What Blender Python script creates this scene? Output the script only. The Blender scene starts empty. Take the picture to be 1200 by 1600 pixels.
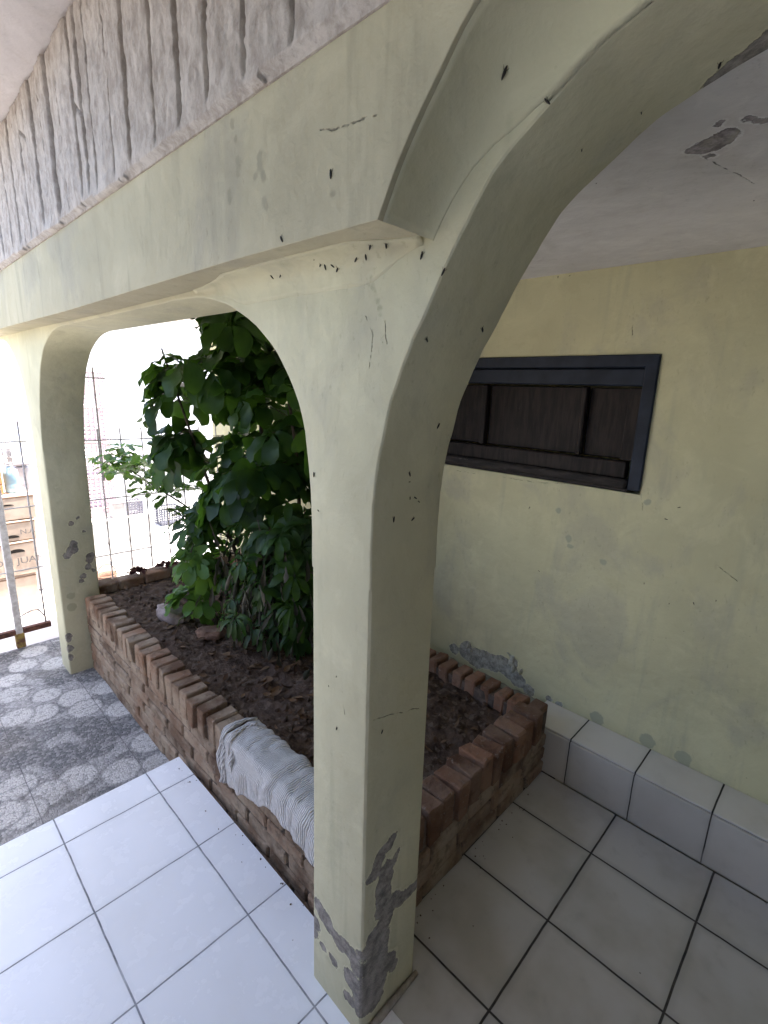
import bpy, bmesh, math, random
from mathutils import Vector, Matrix, noise
R = math.radians
scene = bpy.context.scene
COL = scene.collection
rnd = random.Random(7)

# ------------------------------------------------------------------ helpers
class MB:
    """collects polygons, links them as ONE mesh object"""
    def __init__(s): s.v = []; s.f = []; s.var = []; s.sm = []
    def add(s, vs, fs, var=0.5, smooth=False):
        o = len(s.v); s.v += [tuple(v) for v in vs]
        for f in fs:
            s.f.append([i + o for i in f]); s.var.append(var); s.sm.append(smooth)
    def box(s, x0, x1, y0, y1, z0, z1, var=0.5):
        s.add([(x0,y0,z0),(x1,y0,z0),(x1,y1,z0),(x0,y1,z0),(x0,y0,z1),(x1,y0,z1),(x1,y1,z1),(x0,y1,z1)],
              [(0,3,2,1),(4,5,6,7),(0,1,5,4),(1,2,6,5),(2,3,7,6),(3,0,4,7)], var)
    def rbox(s, c, size, rot=(0,0,0), b=0.004, var=0.5, jit=0.0, rg=rnd):
        """box with chamfered edges, rotated about its centre"""
        hx, hy, hz = (d / 2 for d in size); b = min(b, hx*.45, hy*.45, hz*.45)
        M = Matrix.Rotation(rot[2],3,'Z') @ Matrix.Rotation(rot[1],3,'Y') @ Matrix.Rotation(rot[0],3,'X')
        vs = []; idx = {}
        for sx in (-1,1):
            for sy in (-1,1):
                for sz in (-1,1):
                    j = Vector((rg.uniform(-jit,jit), rg.uniform(-jit,jit), rg.uniform(-jit,jit)))
                    for a in range(3):
                        p = Vector((sx*(hx-b), sy*(hy-b), sz*(hz-b)))
                        p[a] = (sx*hx, sy*hy, sz*hz)[a]
                        idx[(sx,sy,sz,a)] = len(vs); vs.append(M @ (p + j) + Vector(c))
        fs = []
        for a in range(3):
            b1, c1 = (a+1) % 3, (a+2) % 3
            for sg in (-1,1):
                q = []
                for u, w in ((-1,-1),(1,-1),(1,1),(-1,1)):
                    k = [0,0,0]; k[a] = sg; k[b1] = u; k[c1] = w; q.append(idx[(*k, a)])
                fs.append(q if sg > 0 else q[::-1])
            for u in (-1,1):
                for w in (-1,1):
                    k0 = [0,0,0]; k1 = [0,0,0]
                    k0[a] = -1; k1[a] = 1; k0[b1] = k1[b1] = u; k0[c1] = k1[c1] = w
                    q = [idx[(*k0,b1)], idx[(*k1,b1)], idx[(*k1,c1)], idx[(*k0,c1)]]
                    fs.append(q if u*w > 0 else q[::-1])
        for sx in (-1,1):
            for sy in (-1,1):
                for sz in (-1,1):
                    q = [idx[(sx,sy,sz,0)], idx[(sx,sy,sz,1)], idx[(sx,sy,sz,2)]]
                    fs.append(q if sx*sy*sz > 0 else q[::-1])
        s.add(vs, fs, var)
    def tube(s, pts, rad, n=8, var=0.5, caps=True):
        pts = [Vector(p) for p in pts]
        if not isinstance(rad, (list, tuple)): rad = [rad]*len(pts)
        vs = []; fs = []; up = None
        for i, p in enumerate(pts):
            t = (pts[min(i+1,len(pts)-1)] - pts[max(i-1,0)]).normalized()
            if up is None: up = t.orthogonal().normalized()
            up = (up - t*up.dot(t)).normalized(); sd = t.cross(up)
            for k in range(n):
                a = 2*math.pi*k/n; vs.append(p + (up*math.cos(a) + sd*math.sin(a))*rad[i])
        for i in range(len(pts)-1):
            for k in range(n):
                fs.append((i*n+k, i*n+(k+1)%n, (i+1)*n+(k+1)%n, (i+1)*n+k))
        if caps:
            fs.append(tuple(range(n))[::-1]); fs.append(tuple((len(pts)-1)*n+k for k in range(n)))
        s.add(vs, fs, var, True)
    def lathe(s, c, prof, n=24, var=0.5):
        vs = []; fs = []; c = Vector(c)
        for r, z in prof:
            for k in range(n):
                a = 2*math.pi*k/n; vs.append(c + Vector((r*math.cos(a), r*math.sin(a), z)))
        for i in range(len(prof)-1):
            for k in range(n):
                fs.append((i*n+k, i*n+(k+1)%n, (i+1)*n+(k+1)%n, (i+1)*n+k))
        fs.append(tuple(range(n))[::-1]); fs.append(tuple((len(prof)-1)*n+k for k in range(n)))
        s.add(vs, fs, var, True)
    def grid(s, fn, nu, nv, var=0.5, smooth=True):
        vs = [fn(i/(nu-1), j/(nv-1)) for j in range(nv) for i in range(nu)]
        fs = [(j*nu+i, j*nu+i+1, (j+1)*nu+i+1, (j+1)*nu+i) for j in range(nv-1) for i in range(nu-1)]
        s.add(vs, fs, var, smooth)
    def build(s, name, mat, parent=None, origin=None):
        me = bpy.data.meshes.new(name)
        o_ = Vector(origin) if origin is not None else Vector((0,0,0))
        if parent is not None: o_ = Vector(parent.get('_o', (0,0,0)))
        me.from_pydata([tuple(Vector(v) - o_) for v in s.v], [], s.f)
        at = me.attributes.new('var', 'FLOAT', 'FACE')
        at.data.foreach_set('value', s.var)
        me.polygons.foreach_set('use_smooth', s.sm)
        me.update()
        o = bpy.data.objects.new(name, me); COL.objects.link(o)
        if mat: me.materials.append(mat)
        if parent is not None: o.parent = parent; o['_o'] = tuple(o_)
        else: o.location = o_; o['_o'] = tuple(o_)
        return o

def mesh_part(name, bm, mat, parent):
    me = bpy.data.meshes.new(name); o_ = Vector(parent.get('_o', (0,0,0)))
    bmesh.ops.translate(bm, verts=bm.verts, vec=-o_)
    bm.to_mesh(me); bm.free(); me.materials.append(mat)
    o = bpy.data.objects.new(name, me); COL.objects.link(o); o.parent = parent; o['_o'] = tuple(o_)
    return o

def tag(o, label=None, cat=None, group=None, kind=None):
    if label: o['label'] = label
    if cat: o['category'] = cat
    if group: o['group'] = group
    if kind: o['kind'] = kind
    return o
def thing(name, loc, label, cat, group=None):
    o = bpy.data.objects.new(name, None); COL.objects.link(o); o.location = loc
    o['_o'] = tuple(loc); o.empty_display_size = .05
    return tag(o, label, cat, group)

# ------------------------------------------------------------------ shader kit
class NT:
    def __init__(s, name):
        s.m = bpy.data.materials.new(name); s.m.use_nodes = True; s.t = s.m.node_tree
        s.t.nodes.clear(); s._pos = None
        s.out = s.n('ShaderNodeOutputMaterial')
    def n(s, typ, **kw):
        nd = s.t.nodes.new(typ)
        for k, v in kw.items(): setattr(nd, k, v)
        return nd
    def put(s, sock, v):
        if isinstance(v, bpy.types.NodeSocket): s.t.links.new(v, sock)
        else:
            if sock.type == 'RGBA' and len(v) == 3: v = (*v, 1)
            sock.default_value = v
    def pos(s):
        if s._pos is None: s._pos = s.n('ShaderNodeNewGeometry').outputs['Position']
        return s._pos
    def attr(s, name='var'):
        return s.n('ShaderNodeAttribute', attribute_name=name).outputs['Fac']
    def math(s, op, a, b=0.0, c=None, clamp=False):
        nd = s.n('ShaderNodeMath', operation=op, use_clamp=clamp)
        s.put(nd.inputs[0], a); s.put(nd.inputs[1], b)
        if c is not None: s.put(nd.inputs[2], c)
        return nd.outputs[0]
    def vmath(s, op, a, b=None, sc=None):
        nd = s.n('ShaderNodeVectorMath', operation=op); s.put(nd.inputs[0], a)
        if b is not None: s.put(nd.inputs[1], b)
        if sc is not None: s.put(nd.inputs['Scale'], sc)
        return nd.outputs['Value'] if op in ('LENGTH','DISTANCE','DOT_PRODUCT') else nd.outputs['Vector']
    def scaled(s, v, xyz): return s.vmath('MULTIPLY', v, xyz)
    def noise(s, vec, scale, detail=4.0, rough=.55, dist=0.0, col=False):
        nd = s.n('ShaderNodeTexNoise'); s.put(nd.inputs['Vector'], vec)
        nd.inputs['Scale'].default_value = scale; nd.inputs['Detail'].default_value = detail
        nd.inputs['Roughness'].default_value = rough; nd.inputs['Distortion'].default_value = dist
        return nd.outputs['Color' if col else 'Fac']
    def vor(s, vec, scale, feature='F1', rand=1.0, out='Distance'):
        nd = s.n('ShaderNodeTexVoronoi', feature=feature); s.put(nd.inputs['Vector'], vec)
        nd.inputs['Scale'].default_value = scale; nd.inputs['Randomness'].default_value = rand
        return nd.outputs[out]
    def ramp(s, v, lo, hi, a=0.0, b=1.0):
        nd = s.n('ShaderNodeMapRange', interpolation_type='SMOOTHSTEP'); s.put(nd.inputs['Value'], v)
        s.put(nd.inputs['From Min'], lo); s.put(nd.inputs['From Max'], hi)
        s.put(nd.inputs['To Min'], a); s.put(nd.inputs['To Max'], b)
        return nd.outputs[0]
    def mix(s, f, a, b, mode='MIX'):
        nd = s.n('ShaderNodeMix', data_type='RGBA', blend_type=mode)
        s.put(nd.inputs[0], f); s.put(nd.inputs[6], a); s.put(nd.inputs[7], b)
        return nd.outputs[2]
    def sep(s, v):
        nd = s.n('ShaderNodeSeparateXYZ'); s.put(nd.inputs[0], v); return nd.outputs
    def comb(s, x, y, z=0.0):
        nd = s.n('ShaderNodeCombineXYZ')
        for i, q in enumerate((x, y, z)): s.put(nd.inputs[i], q)
        return nd.outputs[0]
    def bump(s, h, strength=.5, dist=.01, normal=None):
        nd = s.n('ShaderNodeBump'); s.put(nd.inputs['Height'], h)
        nd.inputs['Strength'].default_value = strength; nd.inputs['Distance'].default_value = dist
        if normal is not None: s.put(nd.inputs['Normal'], normal)
        return nd.outputs[0]
    def bsdf(s, color, rough=.8, normal=None, spec=.3, **kw):
        nd = s.n('ShaderNodeBsdfPrincipled'); s.put(nd.inputs['Base Color'], color)
        s.put(nd.inputs['Roughness'], rough); s.put(nd.inputs['Specular IOR Level'], spec)
        if normal is not None: s.put(nd.inputs['Normal'], normal)
        for k, v in kw.items(): s.put(nd.inputs[k], v)
        s.t.links.new(nd.outputs[0], s.out.inputs[0]); return nd
    def blobs(s, vec, pts):
        """smallest of (distance - radius) over a list of (x,y,z,r)"""
        cur = None
        for x, y, z, r in pts:
            d = s.math('SUBTRACT', s.vmath('DISTANCE', vec, (x,y,z)), r)
            cur = d if cur is None else s.math('SMOOTH_MIN', cur, d, .014)
        return cur
    def segs(s, vec, segs):
        cur = None
        for a, b in segs:
            a = Vector(a); ba = Vector(b) - a
            pa = s.vmath('SUBTRACT', vec, tuple(a))
            h = s.math('DIVIDE', s.vmath('DOT_PRODUCT', pa, tuple(ba)), ba.length_squared, clamp=True)
            q = s.vmath('SCALE', tuple(ba), sc=h)
            d = s.vmath('DISTANCE', pa, q)
            cur = d if cur is None else s.math('MINIMUM', cur, d)
        return cur

def plaster(name, base, peel=(), stain=(), cracks=(), under=(.235,.215,.19), stain_col=(.36,.37,.27), pgrow=.0, sgrow=.0, rough=.75, fine=1.0, dirt=.35):
    k = NT(name); P = k.pos()
    n1 = k.noise(P, 2.2, 3); n2 = k.noise(P, 9, 5); n3 = k.noise(P, 45, 5, .65)
    st = k.noise(k.scaled(P, (9,9,.9)), 1.6, 4)
    c = k.mix(k.ramp(n1,.3,.7), tuple(b*.90 for b in base), tuple(min(1,b*1.06) for b in base))
    c = k.mix(k.math('MULTIPLY', k.ramp(st,.56,.72), dirt), c, stain_col)
    c = k.mix(k.math('MULTIPLY', k.ramp(n2,.60,.75), dirt*.6), c, tuple(b*.72 for b in base))
    cl = k.noise(P, 5.5, 6, .68, .6)
    c = k.mix(k.math('MULTIPLY', k.ramp(cl,.50,.68), .38), c, tuple(min(.85, b*1.16+.03) for b in base))
    c = k.mix(k.math('MULTIPLY', k.ramp(cl,.46,.30), .30), c, tuple(b*f for b, f in zip(base, (.78,.75,.70))))
    c = k.mix(k.math('MULTIPLY', k.ramp(k.noise(k.scaled(P,(1,1,.35)), 24, 5, .7), .60,.74), .30), c, tuple(b*.66 for b in base))
    gs = k.noise(k.scaled(P, (1,1,.6)), 3.4, 5, .62, .8)
    c = k.mix(k.math('MULTIPLY', k.ramp(gs,.50,.68), .30), c, tuple(.62*sum(base)/3*f for f in (1.04,1.0,.90)))
    c = k.mix(k.math('MULTIPLY', k.math('MULTIPLY', k.ramp(k.noise(k.scaled(P,(1,1,.5)), 70, 4, .7), .58,.70), k.ramp(gs,.45,.6)), .35), c, tuple(b*.5 for b in base))
    sp = k.ramp(k.vor(P, 26), .035, .06, 1, 0)
    spm = k.ramp(k.noise(P, 5, 2), .56, .62)
    c = k.mix(k.math('MULTIPLY', k.math('MULTIPLY', sp, spm), .55), c, (.16,.15,.11))
    wob = k.vmath('ADD', P, k.scaled(k.vmath('SUBTRACT', k.noise(P, 26, 5, .6, col=True), (.5,.5,.5)), (.030,.030,.030)))
    h = k.math('ADD', k.math('ADD', k.math('MULTIPLY', n3, .40*fine), k.math('MULTIPLY', n2, 1.4)), k.math('MULTIPLY', k.noise(P, 4.2, 3), 3.2))
    if stain:
        d = k.math('SUBTRACT', k.blobs(wob, stain), sgrow); mk = k.ramp(d, -.003, .003, 1, 0)
        c = k.mix(k.math('MULTIPLY', mk, .75), c, stain_col)
    rg = rough
    if peel:
        d = k.math('SUBTRACT', k.blobs(wob, peel), pgrow)
        d = k.math('ADD', d, k.math('MULTIPLY', k.math('SUBTRACT', k.noise(k.scaled(P,(1,1,.45)), 95, 5, .75), .5), .016))
        mk = k.ramp(d, -.0012, .0012, 1, 0)
        halo = k.math('MULTIPLY', k.ramp(d, .0, .022, 1, 0), k.ramp(k.noise(P, 38, 4, .7), .42, .6))
        c = k.mix(k.math('MULTIPLY', halo, .35), c, stain_col)
        edge = k.ramp(k.math('ABSOLUTE', k.math('SUBTRACT', d, .0025)), .0005, .0035, 1, 0)
        uc = k.mix(k.ramp(k.noise(P, 34, 6, .75), .3, .7), tuple(u*.5 for u in under), tuple(u*1.5 for u in under))
        uc = k.mix(k.math('MULTIPLY', k.ramp(k.noise(P, 15, 4, .7), .55, .66), .5), uc, (.36,.345,.28))
        c = k.mix(k.math('MULTIPLY', edge, .45), c, tuple(min(.8,b*1.25) for b in base))
        c = k.mix(mk, c, uc)
        h = k.math('SUBTRACT', h, k.math('MULTIPLY', mk, 1.6))
        h = k.math('ADD', h, k.math('MULTIPLY', k.math('MULTIPLY', mk, k.noise(P, 70, 4, .7)), 1.2))
    if cracks:
        w2 = k.vmath('ADD', P, k.scaled(k.vmath('SUBTRACT', k.noise(P, 34, 4, .6, col=True), (.5,.5,.5)), (.014,.014,.014)))
        d = k.segs(w2, cracks); mk = k.ramp(d, .0004, .0019, 1, 0)
        mk = k.math('MULTIPLY', mk, k.ramp(k.noise(P, 18, 2), .36, .5))
        c = k.mix(k.math('MULTIPLY', mk, .75), c, (.10,.095,.07))
        h = k.math('SUBTRACT', h, k.math('MULTIPLY', mk, 1.2))
    k.bsdf(c, rg, k.bump(h, .7, .005), .25)
    return k.m

def simple(name, c0, c1=None, scale=20, rough=.6, metal=0.0, bump=.0, spec=.4, stretch=(1,1,1), wear=None, **kw):
    k = NT(name); P = k.scaled(k.pos(), stretch)
    n = k.noise(P, scale, 5, .6); c1 = c1 or tuple(x*.75 for x in c0)
    c = k.mix(k.ramp(n,.35,.65), c1, c0)
    if wear: c = k.mix(k.ramp(k.noise(P, wear[1], 5, .7), wear[2], wear[2]+.06), c, wear[0])
    k.bsdf(c, rough, k.bump(n, bump, .004) if bump else None, spec, Metallic=metal, **kw)
    return k.m

def tile_mat(name, base, grout, ox, oy, sx, sy, gw=.0045, rough=.16, dirt=.25, axes='xy', alt=None):
    k = NT(name); P = k.pos(); s = k.sep(P)
    a = s[{'x':0,'y':1,'z':2}[axes[0]]]; b = s[{'x':0,'y':1,'z':2}[axes[1]]]
    jit = k.math('MULTIPLY', k.math('SUBTRACT', k.noise(P, 9, 2), .5), .004)
    u = k.math('ADD', k.math('DIVIDE', k.math('SUBTRACT', a, ox), sx), k.math('DIVIDE', jit, sx)); v = k.math('ADD', k.math('DIVIDE', k.math('SUBTRACT', b, oy), sy), k.math('DIVIDE', jit, sy))
    du = k.math('MULTIPLY', k.math('PINGPONG', u, .5), sx); dv = k.math('MULTIPLY', k.math('PINGPONG', v, .5), sy)
    d = k.math('MINIMUM', du, dv)
    g = k.ramp(d, gw*.42, gw*.72, 1, 0)
    wn = k.n('ShaderNodeTexWhiteNoise', noise_dimensions='2D')
    k.put(wn.inputs['Vector'], k.comb(k.math('FLOOR', u), k.math('FLOOR', v)))
    n1 = k.noise(P, 3.5, 4); n2 = k.noise(P, 14, 5, .65)
    c = k.mix(k.ramp(wn.outputs['Value'],0,1), tuple(x*.95 for x in base), base)
    c = k.mix(k.math('MULTIPLY', k.ramp(n1,.42,.7), dirt), c, tuple(x*f for x, f in zip(base,(.74,.72,.66))))
    c = k.mix(k.math('MULTIPLY', k.ramp(n2,.55,.75), dirt*.6), c, tuple(x*.7 for x in base))
    edge = k.ramp(d, gw*.7, gw*5, 1, 0)
    c = k.mix(k.math('MULTIPLY', edge, dirt*.45), c, tuple(x*.5 for x in base))
    sp = k.math('MULTIPLY', k.ramp(k.vor(P, 15), .03, .05, 1, 0), k.ramp(k.noise(P, 4, 2), .58, .62))
    c = k.mix(k.math('MULTIPLY', sp, .6), c, (.10,.085,.07))
    gc = k.mix(k.ramp(k.noise(P, 25, 3),.35,.65), tuple(x*.55 for x in grout), grout)
    gfade = k.ramp(k.noise(P, 2.6, 2), .30, .42, .45, 1)
    c = k.mix(k.math('MULTIPLY', g, gfade), c, gc)
    rr = k.math('ADD', k.math('MULTIPLY', n2, .22), rough)
    rr = k.math('ADD', rr, k.math('MULTIPLY', g, .6))
    h = k.math('SUBTRACT', k.math('MULTIPLY', n1, .15), g)
    k.bsdf(c, rr, k.bump(h, .5, .0025), .5)
    return k.m

# ------------------------------------------------------------------ camera
F = Vector((0.69890359, 0.67367361, -0.24020333)); RT = Vector((0.69915101, -0.7143044, 0.03093683)); UP = Vector((0.15073697, 0.18956026, 0.97022949))
cam = bpy.data.cameras.new('camera'); co = bpy.data.objects.new('camera', cam); COL.objects.link(co)
M = Matrix((RT, UP, -F)).transposed().to_4x4(); M.translation = (-0.63430777, -0.64128265, 1.58241076)
co.matrix_world = M
cam.sensor_fit = 'VERTICAL'; cam.sensor_height = 36; cam.sensor_width = 27; cam.lens = 17.52
cam.clip_start = .02; cam.clip_end = 1000
scene.camera = co

# ------------------------------------------------------------------ light
SUN_EL, SUN_AZ = R(78), R(108)        # azimuth from +Y towards +X
w = bpy.data.worlds.new('World'); scene.world = w; w.use_nodes = True
t = w.node_tree; bg = t.nodes['Background']; sky = t.nodes.new('ShaderNodeTexSky')
sky.sky_type = 'NISHITA'; sky.sun_disc = False; sky.sun_elevation = SUN_EL; sky.sun_rotation = SUN_AZ
sky.dust_density = 3.0; sky.ozone_density = 1.0
t.links.new(sky.outputs[0], bg.inputs[0]); bg.inputs[1].default_value = .15
sl = bpy.data.lights.new('sun', 'SUN'); sl.energy = 4.0; sl.angle = R(.5); sl.color = (1,.95,.86)
so = bpy.data.objects.new('sun', sl); COL.objects.link(so)
sd = Vector((math.cos(SUN_EL)*math.sin(SUN_AZ), math.cos(SUN_EL)*math.cos(SUN_AZ), math.sin(SUN_EL)))
so.rotation_euler = sd.to_track_quat('Z', 'Y').to_euler(); so.location = (0, 5, 8)
scene.view_settings.view_transform = 'Standard'; scene.view_settings.look = 'None'
scene.view_settings.exposure = 2.62; scene.view_settings.gamma = 1.0
scene.render.engine = 'CYCLES'
cy = scene.cycles; cy.use_denoising = True; cy.max_bounces = 12; cy.diffuse_bounces = 7; cy.glossy_bounces = 4
cy.transmission_bounces = 4; cy.sample_clamp_indirect = 8; cy.caustics_reflective = False; cy.caustics_refractive = False

# ------------------------------------------------------------------ materials
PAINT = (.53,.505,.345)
peel_pillar = [(0.095,0,0.539,0.0128),(0.078,0,0.531,0.0152),(0.113,0,0.486,0.0073),(0.104,0,0.472,0.0115),(0.054,0,0.524,0.0175),(0.046,0,0.506,0.0201),(0.037,0,0.483,0.0201),(0.021,0,0.482,0.01),(0.077,0,0.464,0.0231),(0.083,0,0.432,0.0208),(0.068,0,0.427,0.0284),(0.07,0,0.39,0.0287),(0.071,0,0.353,0.0289),(0.108,0,0.338,0.0241),(0.136,0,0.323,0.0219),(0.164,0,0.317,0.0194),(0.189,0,0.319,0.0142),(0.201,0,0.324,0.0114),(0.084,0,0.31,0.0266),(0.079,0,0.29,0.0214),(0.054,0,0.287,0.0317),(0.034,0,0.283,0.0261),(0.076,0,0.252,0.0215),(0.056,0,0.238,0.0373),(0.021,0,0.26,0.0235),(0.052,0,0.204,0.0427),(0.096,0,0.149,0.0277),(0.12,0,0.115,0.0142),(0.054,0,0.154,0.0432),(0.024,0,0.158,0.0319),(0.061,0,0.107,0.0329),(0.025,0,0.108,0.0322),(0.052,0,0.067,0.0275),(0.016,0,0.079,0.0268),(0,0.158,0.268,0.0222),(0,0.14,0.257,0.0247),(0,0.122,0.243,0.0245),(0,0.086,0.229,0.024),(0,0.055,0.236,0.0212),(0,0.031,0.235,0.0233),(0,0.014,0.212,0.0255),(0,0.029,0.151,0.0284),(0,0.177,0.2,0.0227),(0,0.183,0.161,0.0179),(0,0.005,0.141,0.028),(0,0.039,0.081,0.0192),(0,0.103,0.143,0.0149),(0,0.142,0.146,0.0126)]
peel_arch = [(.20,-.405,1.985,.014),(.195,-.43,1.992,.018),(.19,-.455,1.998,.018),(.175,-.47,2.0,.014),(.205,-.50,2.01,.02)]
peel_far = [(0.04,2.545,1.039,0.0091),(0.051,2.545,0.993,0.0123),(0.054,2.545,0.917,0.0077),(0.132,2.545,0.813,0.0128),(0.094,2.545,0.78,0.0142),(0.157,2.545,0.721,0.0097),(0.089,2.545,0.626,0.0287),(0.057,2.545,0.592,0.019),(0.098,2.545,0.658,0.0191),(0.177,2.545,0.566,0.0229),(0.158,2.545,0.5,0.018),(0.168,2.545,0.54,0.0164),(0.185,2.545,0.472,0.0116),(0.129,2.545,0.45,0.0164),(0.114,2.545,0.419,0.0115),(0.009,2.545,0.085,0.0294),(0.007,2.545,0.012,0.0296),(0.007,2.545,-0.047,0.0265)]
st_far = [(0.054,2.545,0.344,0.0224),(0.052,2.545,0.273,0.0281),(0.07,2.545,1.21,0.0083)]
scar = [(0,0.025,1.787,0.0014),(0,0.021,1.773,0.0023),(0,0.016,1.76,0.0032),(0,0.011,1.745,0.0041),(0,0.004,1.73,0.0051),(0,-0.003,1.716,0.0051),(0,-0.008,1.703,0.0037)]
cracks_arc = [((0,.028,1.702),(0,.010,1.673)),((0,.010,1.673),(0,.010,1.649)),((0,.010,1.649),(0,.017,1.617)),((0,-.019,1.694),(0,-.019,1.674)),((0,-.019,1.674),(0,-.023,1.656)),
 ((.02,0,.905),(.09,0,.885)),((.09,0,.885),(.17,0,.86)),((0,.078,.94),(0,.070,.89))]
m_arc = plaster('pale_green_paint', PAINT, peel_pillar + peel_far + peel_arch, st_far + scar, cracks_arc, pgrow=.0015, stain_col=(.33,.325,.22))
drips = [(-0.1,0.299,1.916,0.0039),(-0.1,0.298,1.927,0.0022),(-0.1,0.26,1.961,0.0025),(-0.1,0.264,1.949,0.0042),(-0.1,0.262,1.97,0.0021),(-0.1,0.195,1.945,0.0076),(-0.1,0.188,1.926,0.0052),(-0.1,0.211,1.932,0.0037),(-0.1,0.181,1.889,0.0026),(-0.1,0.179,1.88,0.0028),(-0.1,0,1.861,0.0031),(-0.1,0.194,1.961,0.006),(-0.1,0.276,2.032,0.0042),(-0.1,0.269,2.004,0.0038)]
cr_beam = [((-.1,.03,1.951),(-.1,-.02,1.940)),((-.1,-.02,1.940),(-.1,-.048,1.940)),((-.1,-.048,1.940),(-.1,-.089,1.933))]
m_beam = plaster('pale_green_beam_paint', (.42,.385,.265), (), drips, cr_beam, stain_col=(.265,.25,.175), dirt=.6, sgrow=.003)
peel_wall = [(1.37,.66,.27,.05),(1.37,.60,.255,.055),(1.37,.66,.315,.015),(1.37,.55,.27,.05),(1.37,.50,.27,.045),(1.37,.45,.285,.045),(1.37,.41,.27,.045),(1.37,.39,.32,.022),(1.37,.36,.24,.04),(1.37,.30,.215,.03),(1.37,.2,.22,.016),(1.37,.15,.215,.018),(1.37,.74,.25,.03)]
st_wall = [(1.37,.2,.99,.014),(1.37,.19,.96,.012),(1.37,-.08,1.20,.012),(1.37,.26,1.10,.012),(1.37,.05,.93,.012),(1.37,-.22,.24,.03),(1.37,-.35,.235,.03),(1.37,-.02,.235,.03)]
cr_wall = [((1.37,.55,1.205),(1.37,.38,1.205)),((1.37,.38,1.205),(1.37,.20,1.225)),((1.37,.06,1.80),(1.37,.07,1.90)),((1.37,-.05,1.245),(1.37,-.07,1.16)),((1.37,-.33,1.02),(1.37,-.40,.98)),((1.37,.80,1.20),(1.37,.68,1.20))]
m_wall = plaster('house_wall_paint', (.60,.57,.35), peel_wall, st_wall, cr_wall, under=(.36,.345,.285), dirt=.3)
cz = 2.042
m_ceil = plaster('grey_white_ceiling_paint', (.68,.655,.625), [(0.516,-0.351,2.042,0.0213),(0.538,-0.335,2.042,0.0255),(0.548,-0.317,2.042,0.026),(0.553,-0.3,2.042,0.0211),(0.55,-0.288,2.042,0.0106),(0.466,-0.351,2.042,0.0095),(0.48,-0.392,2.042,0.0093),(0.496,-0.402,2.042,0.008),(0.506,-0.41,2.042,0.008),(0.593,-0.308,2.042,0.0093)],
                 (), [((.6,-.3,cz),(.8,-.35,cz))], under=(.30,.27,.27), dirt=.2, stain_col=(.45,.40,.40))
m_soffit = plaster('white_soffit_paint', (.54,.51,.505), (), (), (), dirt=.15, stain_col=(.55,.52,.5))
m_tile_w = tile_mat('white_glossy_tile', (.84,.85,.88), (.30,.31,.34), -.042, 1.115, .33, .33, .0040, .15, .22)
m_tile_r = tile_mat('shaded_white_tile', (.54,.525,.495), (.06,.053,.048), .941, -.202, .33, .33, .0055, .26, .8)  # white tile with the inner porch's shade put into its base colour
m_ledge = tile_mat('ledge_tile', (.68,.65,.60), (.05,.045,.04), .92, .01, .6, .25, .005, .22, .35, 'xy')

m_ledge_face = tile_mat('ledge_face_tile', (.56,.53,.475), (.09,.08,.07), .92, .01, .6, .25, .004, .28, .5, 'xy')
def pebble_mat():
    k = NT('washed_pebble_paving'); P = k.pos()
    tone = k.attr('tone'); rim = k.attr('rim')
    pc = k.sep(k.vor(P, 82, out='Color'))[0]
    pe2 = k.vor(P, 82, 'DISTANCE_TO_EDGE')
    tn = k.math('ADD', tone, k.math('MULTIPLY', k.math('SUBTRACT', k.noise(P, 14, 4, .7), .5), .22))
    c = k.mix(k.ramp(tn, .05, .95), (.10,.10,.105), (.62,.60,.575))
    c = k.mix(k.math('MULTIPLY', rim, .70), c, (.10,.098,.098))
    c = k.mix(k.math('MULTIPLY', k.ramp(pc, .35, .95), .28), c, (.66,.64,.61))
    c = k.mix(k.math('MULTIPLY', k.ramp(pc, .28, .05), .4), c, (.09,.088,.09))
    c = k.mix(k.ramp(pe2, .0, .10, .6, 0), c, (.13,.128,.125))
    u = k.math('DIVIDE', k.math('SUBTRACT', k.sep(P)[1], 1.35), .40); v = k.math('DIVIDE', k.math('SUBTRACT', k.sep(P)[0], .02), .40)
    dj = k.math('MULTIPLY', k.math('MINIMUM', k.math('PINGPONG', u, .5), k.math('PINGPONG', v, .5)), .40)
    c = k.mix(k.math('MULTIPLY', k.ramp(dj, .0012, .003, 1, 0), .6), c, (.07,.07,.075))
    c = k.mix(k.math('MULTIPLY', k.ramp(k.noise(P, 2.5, 4), .5, .68), .25), c, (.20,.17,.13))
    k.bsdf(c, .75, k.bump(k.ramp(pe2, 0, .22), .7, .004), .3)
    return k.m
m_pebble = pebble_mat()

def brick_mat(name, red, dusty, dust):
    k = NT(name); P = k.pos(); v = k.attr()
    n = k.noise(P, 24, 6, .7); n2 = k.noise(P, 7, 4)
    c = k.mix(k.ramp(v, 0, 1), tuple(x*.6 for x in red), tuple(min(1,x*1.35) for x in red))
    c = k.mix(k.math('MULTIPLY', k.ramp(n2, .35, .65), dust), c, dusty)
    c = k.mix(k.math('MULTIPLY', k.ramp(n, .50, .68), .65), c, tuple(x*.40 for x in red))
    c = k.mix(k.math('MULTIPLY', k.ramp(k.noise(P, 48, 5, .75), .55, .70), .5), c, (.40,.33,.27))
    h = k.math('ADD', n, k.math('MULTIPLY', k.noise(P, 90, 4, .7), .6))
    k.bsdf(c, .9, k.bump(h, 1.0, .013), .12)
    return k.m
m_brick = brick_mat('old_brick', (.20,.118,.075), (.35,.275,.20), .85)
m_brick_in = brick_mat('dark_red_brick', (.20,.105,.065), (.28,.19,.135), .6)  # redder, darker and less dusty than the outer capping
m_brick_low = brick_mat('mortar_smeared_brick', (.20,.13,.088), (.36,.285,.21), 1.0)
m_mortar = simple('joint_mortar', (.15,.11,.085), (.06,.045,.035), 22, .95, bump=.8)

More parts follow.
